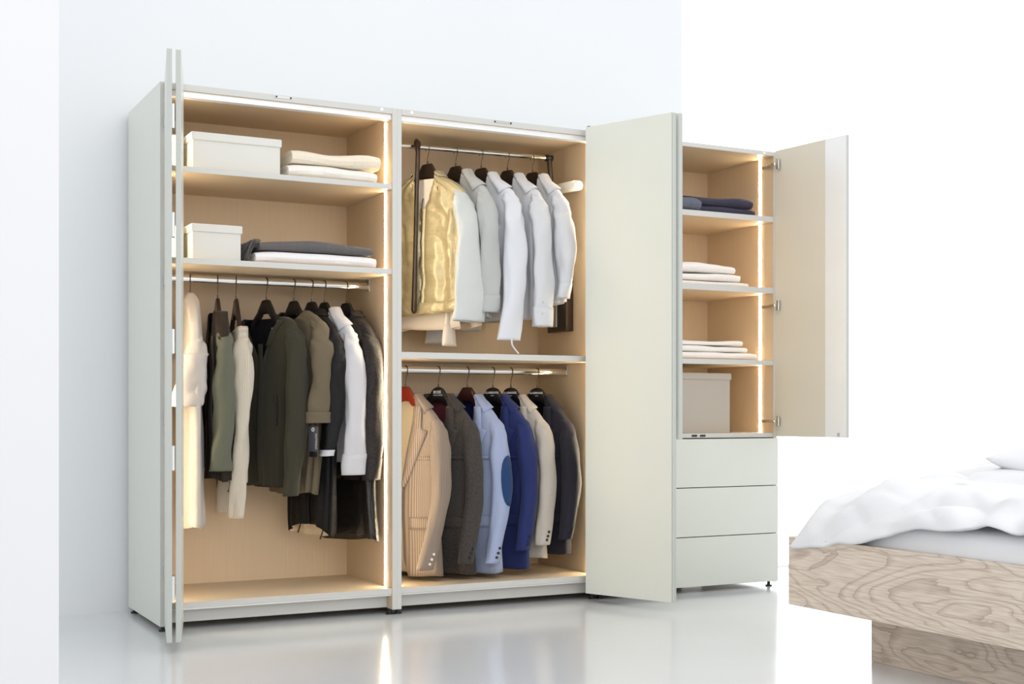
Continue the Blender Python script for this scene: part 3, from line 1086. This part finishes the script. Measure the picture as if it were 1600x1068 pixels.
# off white shirt
x = 1.720
g, bd, ss = shirt('shirt', 'plain off-white shirt, second from the right on the pull-down rail', 'shirt', x, rz_up(x), 22, C_offwhite, C_cream, -0.80, 15, HGU, hw=0.215, f=0.036, b=0.036, op=0.004,
                  sleeve=dict(cuff=-0.835, rx=(0.062, 0.062, 0.062), ry=(0.036, 0.030, 0.030), fwd=0.02, out=0.02), collar='shirt', zt=-0.115, buttons=M['whiteknob'])
sl, so = ss[0]
for k in range(2): sl.button(M['steel'], so, R(60), 0.93 - 0.05 * k, 0.005)
# cream white shirt at the right
x = 1.857
g, bd, ss = shirt('shirt', 'cream white shirt with gathered cuff, last on the right of the pull-down rail', 'shirt', x, rz_up(x), 18, C_offwhite, C_cream, -0.72, 16, HGU, hw=0.205, f=0.036, b=0.034, op=0.004,
                  sleeve=dict(cuff=-0.70, rx=(0.055, 0.052, 0.028), ry=(0.042, 0.046, 0.028), fwd=0.02, out=0.02), collar='shirt', zt=-0.11)

# ------------ long rail, left unit
C_ivory = cloth('ivory_crepe', (196, 188, 182), (186, 178, 170), 0.55, 200, sheen=0.1)
C_dkbrown = cloth('dark_brown_jersey', (50, 38, 28), (36, 28, 20), 0.8, 300)
C_sage = cloth('sage_knit', (106, 107, 91), (90, 91, 77), 0.85, 300)
C_knit = cloth('cream_rib_knit', (222, 212, 196), (172, 162, 146), 0.9, 38, 'rib', 0.5)
C_olive = cloth('olive_jersey', (60, 57, 43), (46, 44, 33), 0.8, 300)
C_khaki = cloth('khaki_jersey', (112, 100, 80), (96, 86, 68), 0.8, 300)
C_blk = cloth('black_nylon', (22, 20, 22), (16, 15, 16), 0.6, 200, bump=0.4, sheen=0.0)
C_ltgrey = cloth('pale_grey_poplin', (206, 204, 206), (196, 194, 198), 0.8, 300)
C_char = cloth('charcoal_perforated', (58, 51, 48), (28, 25, 25), 0.6, 170, 'dots', 0.5, sheen=0.0)
C_satin = cloth('black_satin', (34, 28, 24), (24, 20, 18), 0.38, 120, bump=0.6, sheen=0.0, spec=0.6)
RZ = 1.463

hl = 'dark brown hanger on the left rail, carrying '
for x, lb, m, kw in ((0.190, 'the ivory tunic', 'hang_dark', dict(neck=0.006, deep=0.01, drop=0.16)), (0.309, 'the brown and sage cardigan', 'hang_dark', dict(neck=0.016)), (0.390, 'the cream ribbed knit', 'hang_dark', dict(drop=0.15, neck=0.02, deep=0.05)),
                     (0.525, 'the olive zip cardigan', 'hang_black', dict(drop=0.125, neck=0.024, crossbar=False, deep=0.04)), (0.651, 'the khaki top', 'hang_black', dict(neck=0.024)), (0.734, 'the black anorak', 'hang_black', dict(neck=0.024)),
                     (0.794, 'the pale grey shirt', 'hang_black', dict(neck=0.022)), (0.898, 'the charcoal jacket', 'hang_black', dict(neck=0.026))):
    hanger((hl if m == 'hang_dark' else 'black hanger on the left rail, carrying ') + lb, x, RZ, -6 if x < 0.45 else 20, M[m], group=HH, hw=0.150, **kw)

# ivory tunic
g, bd, ss = shirt('tunic', 'long ivory tunic, leftmost on the left rail beside the folding door', 'tunic', 0.190, RZ, -6, C_ivory, C_ivory, -1.055, 21, HG1, hw=0.175, wtop=0.20, whem=0.215, f=0.035, b=0.03, op=0, collar=None, fold=0.014, nf=5, zt=-0.062, neckw=0.012, drop=0.20, topd=0.010,
                  sleeve=dict(cuff=-0.55, rx=(0.05, 0.06, 0.066), ry=(0.034, 0.034, 0.036), fwd=0.04, out=0.0), cuffs=False)
# brown / sage cardigan
g, bd, ss = shirt('cardigan', 'dark brown open cardigan with sage green near sleeve on the left rail', 'cardigan', 0.309, RZ, -6, C_dkbrown, C_dkbrown, -0.86, 22, HG1, hw=0.19, wtop=0.20, whem=0.195, f=0.03, b=0.03, op=0.03, collar=None, fold=0.014, nf=9, zt=-0.14,
                  sleeve=dict(cuff=-0.82, rx=(0.040, 0.042, 0.046), ry=(0.032, 0.028, 0.028), fwd=0.02, out=0.01), near_mat=C_sage, cuffs=False, placket=False)
sheet_on(bd, 'front_facing', lambda t: (-0.25 - 0.56 * t, 0.075, 0.10), 20, [C_khaki], g, cols=5, thick=0.003, off0=0.003, off1=0.006)
# cream rib knit
g, bd, ss = shirt('knit_top', 'cream ribbed knit top with a very long narrow sleeve on the left rail', 'sweater', 0.390, RZ, -6, C_knit, C_knit, -0.87, 23, HG1, hw=0.17, wtop=0.165, whem=0.17, f=0.026, b=0.026, op=0, collar=None, fold=0.006, nf=6, zt=-0.205, neckw=0.13, drop=0.04, neckdrop=0.03,
                  sleeve=dict(cuff=-1.02, rx=(0.045, 0.036, 0.030), ry=(0.036, 0.030, 0.026), fwd=0.03, out=0.01), cuffs=False)
tg = box('swing_tag', 0.062, 0.0635, 0.115, 0.16, -0.785, -0.68, M['black'], g, 0.0004)
for k in range(4): box('print_line', 0.0634, 0.0640, 0.125, 0.143 - 0.004 * (k % 2), -0.72 - 0.013 * k, -0.7175 - 0.013 * k, M['print'], tg, 0)
# olive zip cardigan
g, bd, ss = shirt('cardigan', 'olive green zip cardigan with wide open neck, centre of the left rail', 'cardigan', 0.525, RZ, 22, C_olive, L_black, -0.90, 24, HG1, hw=0.215, wtop=0.215, whem=0.205, f=0.035, b=0.035, op=0.03, collar=None, fold=0.016, nf=9, zt=-0.160, neckw=0.135, drop=0.055,
                  sleeve=dict(cuff=-0.93, rx=(0.055, 0.05, 0.042), ry=(0.032, 0.028, 0.026), fwd=0.05, out=0.01), cuffs=False)
sheet_on(bd, 'neck_facing', lambda t: (-0.175 - 0.11 * t, bd.par(-0.175 - 0.11 * t)[3] - 0.004, bd.par(-0.175 - 0.11 * t)[3] + 0.03), 10, [C_olive], g, cols=5, thick=0.003, off0=0.003, off1=0.006)
box('neck_label', -0.034, -0.0325, -0.005, 0.035, -0.215, -0.20, M['print'], g, 0)
sheet_on(bd, 'pocket_welt', lambda t: (-0.50 - 0.13 * t, 0.12, 0.126), 4, [L_black], g, cols=3, thick=0.003, off0=0.003, off1=0.004)
cyl('zip_pull', bd.at(0.118, -0.50, 0.006), bd.at(0.118, -0.53, 0.009), 0.0028, M['bronze'], g, seg=8)
# khaki top with rolled sleeve and swing tag
g, bd, ss = shirt('top', 'khaki long top with a rolled sleeve and slate swing tag', 'top', 0.651, RZ, 20, C_khaki, C_olive, -0.93, 25, HG1, hw=0.205, wtop=0.20, whem=0.15, f=0.032, b=0.032, op=0, collar=None, fold=0.016, nf=8, zt=-0.125, neckw=0.085, drop=0.06, neckdrop=0.045,
                  sleeve=dict(cuff=-0.62, rx=(0.06, 0.062, 0.062), ry=(0.034, 0.032, 0.034), fwd=0.03, out=0.012), cuffs=False)
sl, so = ss[0]
sl.mesh('rolled_cuff', [C_khaki], so, t0=0.92, t1=1.0, off=0.007, rows=6, thick=0.008)
p = sl.pt(R(40), 1.0)
tp = Vector((p.x + 0.012, p.y + 0.006, p.z))
tube('tag_cord', [p, p + Vector((0.008, 0.004, -0.01)), tp + Vector((0, 0, -0.03))], 0.0015, M['cord'], g, 6)
M['slate'] = plain('slate_card', (70, 72, 82), 0.6)
tg = box('swing_tag', tp.x - 0.001, tp.x + 0.001, tp.y - 0.03, tp.y + 0.032, tp.z - 0.145, tp.z - 0.015, M['slate'], g, 0.0004)
bm = bmesh.new()
r = bmesh.ops.create_cone(bm, cap_ends=False, segments=20, radius1=0.0095, radius2=0.0095, depth=0.001)
bm.free()
tube('eyelet', [(tp.x + 0.0016, tp.y + 0.007 * math.cos(k * math.pi / 9), tp.z - 0.028 + 0.007 * math.sin(k * math.pi / 9)) for k in range(19)], 0.0022, M['print'], tg, 6)
box('tag_fold', tp.x + 0.0008, tp.x + 0.0016, tp.y - 0.024, tp.y + 0.030, tp.z - 0.1445, tp.z - 0.122, M['black'], tg, 0)
Tx = Matrix.Translation((tp.x + 0.0016, tp.y + 0.020, tp.z - 0.078)) @ Matrix(((0, 0, 1, 0), (1, 0, 0, 0), (0, 1, 0, 0), (0, 0, 0, 1))) @ Matrix.Rotation(R(-90), 4, 'Z')
text('lettering', 'CATWALK', 0.014, Tx, M['print'], tg)
# black anorak
g, bd, ss = shirt('anorak', 'black drawcord anorak with cream lining showing at the hem', 'jacket', 0.734, RZ, 14, C_blk, L_cream, -1.12, 26, HG1, hw=0.205, wtop=0.19, whem=0.165, f=0.026, b=0.03, op=0.004, collar='stand', fold=0.012, nf=7, lift=0.042, zt=-0.13,
                  sleeve=dict(cuff=-0.76, rx=(0.046, 0.042, 0.036), ry=(0.036, 0.036, 0.034), fwd=0.06, out=0.005), cuffs=False)
sl, so = ss[0]
sl.mesh('turned_cuff', [C_ltgrey], so, t0=0.96, t1=1.004, off=0.0015, rows=5)
for yy in (-0.05, 0.13):
    p = bd.at(yy, -1.112, -0.004)
    tube('drawcord', [tuple(q) for q in catmull([p, p + Vector((0.004, -0.012, -0.03)), p + Vector((0.004, -0.02, -0.042)), p + Vector((0.004, -0.012, -0.04)), p + Vector((0.002, 0.006, 0))], 16)], 0.0018, M['cord'], g, 6)
# pale grey shirt
g, bd, ss = shirt('shirt', 'pale grey poplin shirt between the black anorak and charcoal jacket', 'shirt', 0.794, RZ, 20, C_ltgrey, C_ltgrey, -0.80, 27, HG1, hw=0.205, wtop=0.19, whem=0.19, f=0.022, b=0.022, op=0.004, collar='shirt', fold=0.005, nf=5, zt=-0.125,
                  sleeve=dict(cuff=-0.845, rx=(0.052, 0.055, 0.055), ry=(0.034, 0.030, 0.030), fwd=0.02, out=0.02), cuffs=True)
# charcoal jacket
g, bd, ss = shirt('jacket', 'charcoal perforated jacket, rightmost on the left rail beside the light strip', 'jacket', 0.898, RZ, 22, C_char, L_black, -0.87, 28, HG1, hw=0.190, wtop=0.185, whem=0.185, f=0.03, b=0.03, op=0.004, collar='stand', fold=0.006, nf=5, zt=-0.13,
                  sleeve=dict(cuff=-0.87, rx=(0.056, 0.056, 0.050), ry=(0.036, 0.032, 0.030), fwd=0.03, out=0.005), cuffs=True)
g, bd, ss = shirt('satin_coat', 'black satin coat hanging below the hem of the charcoal jacket', 'coat', 0.890, RZ, 22, C_satin, L_cream, -1.14, 29, HG1, hw=0.17, wtop=0.17, whem=0.215, f=0.022, b=0.022, op=0, collar=None, fold=0.011, nf=6, zt=-0.15)

# ------------------------------------------------------------------ shelf contents


def lidded_box(name, label, x0, x1, y0, y1, z0, z1, mat, lid_h=0.034, over=0.006, group=None):
    t = thing(name, label, 'box', ((x0 + x1) / 2, (y0 + y1) / 2, z0), group=group)
    box('box_body', x0 + over, x1 - over, y0 + over, y1 - over, z0, z1 - 0.004, mat, t, 0.002)
    box('lid', x0, x1, y0, y1, z1 - lid_h, z1, mat, t, 0.004)
    return t


GB = 'lidded storage boxes'
lidded_box('storage_box', 'large white lidded box on the top left shelf beside the folded cream blankets', 0.136, 0.518, 0.032, 0.34, 1.890, 2.042, M['boxwhite'], group=GB)
lidded_box('storage_box', 'small white lidded box on the second left shelf beside the grey blanket', 0.138, 0.352, 0.045, 0.33, 1.518, 1.667, M['boxwhite'], group=GB)
lidded_box('storage_box', 'white box half hidden by the folding door on the top left shelf', 0.030, 0.112, 0.11, 0.36, 1.890, 2.036, M['boxwhite'], group=GB)
lidded_box('storage_box', 'white box half hidden by the folding door on the second left shelf', 0.030, 0.112, 0.11, 0.36, 1.518, 1.66, M['boxwhite'], group=GB)
lidded_box('storage_box', 'grey felt lidded box above the drawers of the right unit', 2.40, 2.884, 0.055, 0.38, 0.785, 1.087, M['boxfelt'], 0.034, 0.006, group=GB)


def folded(name, label, cat, x0, x1, y0, y1, z0, layers, th, mat, seed, group=None, sag=0.006, skew=0.0, seg=30, end=0.0):
    """a cloth folded back and forth: serpentine in section, round folds towards the front"""
    W = y1 - y0
    prof = []
    r = th * 0.5
    for k in range(layers):
        z = th * (k + 0.5)
        ys = np.linspace(0, 1, 14)
        if k % 2 == 0: ys = ys[::-1]
        for q in ys: prof.append((q, z, k))
        if k < layers - 1:
            s = -1 if k % 2 == 0 else 1
            for j in range(1, 6):
                an = -math.pi / 2 + math.pi * j / 6
                prof.append(((0 if s < 0 else 1) + s * (r / W) * 1.15 * math.cos(an), z + r + r * math.sin(an), k + 0.5))
    P, U = [], []
    H = layers * th
    for (q, z, k) in prof:
        row, ur = [], []
        for i in range(seg):
            u = i / (seg - 1)
            kk = int(round(k))
            ex = 0.012 * noise.noise(Vector((seed, kk * 3.3, 1.0)))
            xx = x0 + ex * 0.5 - end * z / H * 0.0 + (x1 - x0 + ex - end * (z / H)) * u
            yy = y0 + W * q + skew * u * W + 0.006 * noise.noise(Vector((u * 4, z * 30, seed)))
            edge = min(u, 1 - u) * 7
            dr = (1 - min(1, edge)) ** 2
            h = z / H
            zz = z0 + z - dr * th * 0.28 * h * layers * 0.5 - sag * h * (math.sin(u * 5.2 + seed) * 0.5 + 0.5) + 0.005 * h * noise.noise(Vector((u * 3.3, q * 3, seed + k)))
            zz = max(zz, z0 + th * 0.46)
            row.append((xx, yy, zz))
            ur.append((xx, q * W))
        P.append(row)
        U.append(ur)
    o = grid_mesh(name, P, [mat], None, uvs=U, thick=th * 0.86, offset=0.0)
    bv = o.modifiers.new('soft', 'BEVEL'); bv.width = th * 0.3; bv.segments = 2; bv.limit_method = 'ANGLE'
    tag(o, label, cat, group)
    return o


GF = 'folded textiles on the shelves'
C_wool = cloth('cream_wool', (240, 230, 212), (228, 216, 196), 0.95, 150, bump=0.3)
C_wool2 = cloth('white_wool', (240, 238, 232), (230, 228, 222), 0.95, 150, bump=0.3)
C_gwool = cloth('grey_wool', (112, 108, 108), (86, 84, 86), 0.95, 200, bump=0.3)
C_snow = cloth('white_cotton_quilt', (242, 240, 240), (232, 230, 232), 0.9, 150, bump=0.25)
C_denim = cloth('slate_navy_twill', (66, 64, 84), (52, 50, 68), 0.85, 250, bump=0.2)
C_tee = cloth('white_jersey', (246, 242, 238), (238, 234, 230), 0.9, 250, bump=0.15)
folded('blanket', 'lower cream blanket folded on the top left shelf', 'blanket', 0.545, 0.945, 0.055, 0.36, 1.890, 2, 0.030, C_wool2, 3.1, GF, sag=0.008)
folded('blanket', 'upper cream blanket folded on top of another on the top left shelf', 'blanket', 0.56, 0.955, 0.06, 0.36, 1.951, 2, 0.034, C_wool, 5.7, GF, sag=0.022)
folded('blanket', 'white quilted blanket folded under the fringed grey throw', 'blanket', 0.405, 0.945, 0.055, 0.38, 1.518, 2, 0.027, C_snow, 2.2, GF, sag=0.006)
thr = folded('throw', 'dark grey wool throw with fringe lying on a white blanket', 'throw', 0.425, 0.925, 0.06, 0.37, 1.573, 2, 0.026, C_gwool, 8.4, GF, sag=0.02, skew=0.0)
# fringe of the throw: twisted yarns hanging over its left end
vs, fs = [], []
rf = random.Random(4)
for k in range(90):
    yy = 0.055 + 0.25 * rf.random()
    zz = 1.582 + 0.035 * rf.random()
    L = 0.05 + 0.04 * rf.random()
    p0 = Vector((0.435, yy, zz))
    pts = [p0, p0 + Vector((-0.025, rf.uniform(-.012, .012), 0.004)), p0 + Vector((-0.045, rf.uniform(-.02, .02), -0.02)), p0 + Vector((-0.05 - 0.02 * rf.random(), rf.uniform(-.025, .025), -L))]
    pts = [Vector((q[0], q[1], max(q[2], 1.523))) for q in catmull(pts, 7)]
    v, f = tube_data(pts, [0.0022] * 6 + [0.0012], 5)
    n0 = len(vs)
    vs += [tuple(q) for q in v]
    fs += [tuple(i + n0 for i in q) for q in f]
me = bpy.data.meshes.new('fringe')
me.from_pydata(vs, [], fs)
me.materials.append(C_gwool)
fr = link_mesh('fringe', me, thr)
tag(fr, kind='stuff')

# right unit: dark twill garments, two piles of white shirts
t1 = folded('trousers', 'lower dark slate trousers folded on the top right shelf', 'trousers', 2.52, 3.03, 0.065, 0.34, 1.890, 2, 0.019, C_denim, 1.3, GF, sag=0.004)
t2 = folded('trousers', 'upper dark slate trousers with a button on the top right shelf', 'trousers', 2.60, 3.015, 0.07, 0.34, 1.929, 2, 0.026, C_denim, 6.1, GF, sag=0.014)
cyl('button', (2.90, 0.10, 1.978), (2.90, 0.098, 1.984), 0.010, M['steel'], t2, seg=14)
cuffm = cloth('slate_grey_twill', (104, 108, 122), (88, 92, 106), 0.85, 250)
folded('folded_shirt', 'rolled grey-blue shirt at the left end of the dark slate trousers', 'shirt', 2.48, 2.66, 0.035, 0.06, 1.890, 2, 0.034, cuffm, 9.9, GF, sag=0.002)
zz = 1.526
for k, (xa, xb, th, lb) in enumerate(((2.50, 2.985, 0.012, 'bottom white shirt of the middle right shelf pile'), (2.52, 2.945, 0.020, 'middle white shirt of the middle right shelf pile'), (2.56, 2.905, 0.026, 'top white shirt of the middle right shelf pile'))):
    folded('folded_shirt', lb, 'shirt', xa, xb, 0.06 + 0.01 * k, 0.33, zz, 2, th, C_tee, 11.0 + k * 2.3, GF, sag=0.004 + 0.006 * k)
    zz += 2 * th + 0.0015
zz = 1.155
for k, (xa, xb, th, lb) in enumerate(((2.48, 3.035, 0.019, 'bottom white shirt of the lower right shelf pile'), (2.50, 2.985, 0.016, 'middle white shirt of the lower right shelf pile'), (2.52, 2.965, 0.014, 'top white shirt of the lower right shelf pile'))):
    folded('folded_shirt', lb, 'shirt', xa, xb, 0.06 + 0.01 * k, 0.33, zz, 2, th, C_tee, 21.0 + k * 1.7, GF, sag=0.003 + 0.005 * k)
    zz += 2 * th + 0.0015

# ------------------------------------------------------------------ bed
BX, BY0, BY1 = 1.917, -1.570, -4.3
bed = thing('bed', 'low bed of pale washed oak with a recessed plinth, right of the wardrobe', 'bed', (2.9, -2.7, 0))
box('side_rail', BX, BX + 0.03, BY1, BY0, 0.190, 0.438, M['oak'], bed, 0.002)
box('side_rail', 3.87, 3.90, BY1, BY0, 0.190, 0.438, M['oak'], bed, 0.002)
box('foot_rail', BX + 0.03, 3.87, BY0 - 0.03, BY0, 0.190, 0.438, M['oak'], bed, 0.002)
box('head_rail', BX + 0.03, 3.87, BY1, BY1 + 0.03, 0.190, 0.438, M['oak'], bed, 0.002)
box('bed_base', BX + 0.03, 3.87, BY1 + 0.03, BY0 - 0.03, 0.192, 0.25, M['oak'], bed, 0.001)
box('plinth', 2.118, 3.70, BY1 + 0.2, -1.782, 0.0, 0.190, M['oak'], bed, 0.002)
# mattress
bm = bmesh.new()
add_box(bm, BX + 0.035, 3.865, BY1 + 0.035, BY0 - 0.035, 0.25, 0.430, 0.03)
add_box(bm, BX + 0.035, 3.865, BY1 + 0.035, BY0 - 0.17, 0.25, 0.52, 0.03)
mt = finish(bm, 'mattress', M['sheet'], None, True)
tag(mt, 'white sheeted mattress lying in the oak bed frame under the duvet', 'mattress')


def sst(a, b, v):
    t = max(0.0, min(1.0, (v - a) / (b - a)))
    return t * t * (3 - 2 * t)


def ridged(x, y, s):
    return 1 - abs(noise.noise(Vector((x, y, s)))) * 2


def duvet_h(x, y):
    h = 0.650 + 0.045 * sst(1.95, 2.5, x) - 0.030 * sst(-1.7, -2.5, y)
    h += 0.05 * noise.noise(Vector((x * 2.3, y * 2.0, 1.7)))
    h += 0.018 * noise.noise(Vector((x * 4.2 + 3, y * 4.0 + y, 4.1)))
    # creases
    c = ridged(x * 2.1 + 0.6 * y, y * 2.4, 9.3)
    h -= 0.035 * max(0, c - 0.62) / 0.38
    c = ridged(x * 3.3 - 1.1 * y, y * 3.0 + 5, 2.3)
    h -= 0.02 * max(0, c - 0.66) / 0.34
    return h


def edge_z(y):
    ys = [-4.4, -3.0, -2.635, -2.50, -2.40, -2.28, -2.12, -1.98, -1.80, -1.60, -1.50]
    zs = [0.53, 0.54, 0.53, 0.545, 0.525, 0.515, 0.50, 0.452, 0.425, 0.392, 0.39]
    return float(np.interp(y, ys, zs))


P, U = [], []
NY, NX = 150, 130
for j in range(NY):
    y = -1.592 + (-4.25 + 1.592) * j / (NY - 1)
    row, ur = [], []
    foot_f = sst(-1.575, -1.69, y)
    for i in range(NX):
        u = i / (NX - 1)
        if u < 0.36:
            q = u / 0.36
            ez = edge_z(y) + 0.010 * noise.noise(Vector((y * 9, 0.3, 5)))
            top = duvet_h(2.20, y)
            # puffs divided by slanting creases
            d1 = abs(noise.noise(Vector((y * 2.7 + q * 0.9, q * 1.1 - y * 0.7, 7.7))))
            d2 = abs(noise.noise(Vector((y * 5.2 - q * 1.9, q * 1.6 + y, 3.1))))
            puff = (min(1, d1 * 3.6) - 0.6) * 0.040 + (min(1, d2 * 3) - 0.6) * 0.009
            puff *= math.sin(math.pi * min(1, q * 0.9 + 0.05)) ** 0.7
            xx = 1.906 + 0.30 * q ** 1.5 - puff * 0.8
            zz = ez + (top - ez) * (math.sin(q * math.pi / 2) ** 0.85) + puff * 0.6
        else:
            q = (u - 0.36) / 0.64
            xx = 2.202 + (3.95 - 2.202) * q ** 1.1
            zz = duvet_h(xx, y)
        if foot_f < 1:
            low = 0.40 + 0.045 * sst(1.92, 2.1, xx) + 0.01 * noise.noise(Vector((xx * 6, 2, 1)))
            zz = low + (zz - low) * math.sin(foot_f * math.pi / 2) ** 0.8
        row.append((xx, y, zz))
        ur.append((xx, y))
    P.append(row)
    U.append(ur)
dv = grid_mesh('duvet', P, [M['linen']], None, uvs=U, thick=0.012, offset=-1, flip=True)
tag(dv, 'rumpled white duvet spread over the oak bed', 'duvet')
# pillow-like folded cushion lying on the duvet
P, U = [], []
n = 40
for j in range(n):
    v = -1 + 2 * j / (n - 1)
    row, ur = [], []
    for i in range(n):
        u = -1 + 2 * i / (n - 1)
        s = 1 if True else 0
        row.append((u, v)); ur.append((u, v))
    P.append(row); U.append(ur)
vs, fs, uvl = [], [], []


def pil(u, v, s):
    pin = 1 - 0.10 * (1 - abs(u) ** 2.5) * abs(v) ** 6
    pin2 = 1 - 0.10 * (1 - abs(v) ** 2.5) * abs(u) ** 6
    t = ((1 - abs(u) ** 3.0) * (1 - abs(v) ** 3.0)) ** 0.55
    z = s * (0.085 * t) + s * 0.010 * t * noise.noise(Vector((u * 3, v * 3, 3 + s)))
    return Vector((u * 0.40 * pin2, v * 0.27 * pin, z))


bm = bmesh.new()
grid = {}
for s in (1, -1):
    for j in range(n):
        for i in range(n):
            edge = i in (0, n - 1) or j in (0, n - 1)
            if s == -1 and edge:
                grid[(s, i, j)] = grid[(1, i, j)]
            else:
                grid[(s, i, j)] = bm.verts.new(pil(-1 + 2 * i / (n - 1), -1 + 2 * j / (n - 1), s))
    for j in range(n - 1):
        for i in range(n - 1):
            q = [grid[(s, i, j)], grid[(s, i + 1, j)], grid[(s, i + 1, j + 1)], grid[(s, i, j + 1)]]
            bm.faces.new(q if s > 0 else q[::-1])
TP = Matrix.Translation((2.80, -2.28, 0.700)) @ Matrix.Rotation(R(-62), 4, 'Z') @ Matrix.Rotation(R(4), 4, 'Y')
for v in bm.verts: v.co = TP @ v.co
pl = finish(bm, 'pillow', M['linen'], None, True)
tag(pl, 'white pillow lying on the rumpled duvet at the right edge', 'pillow')
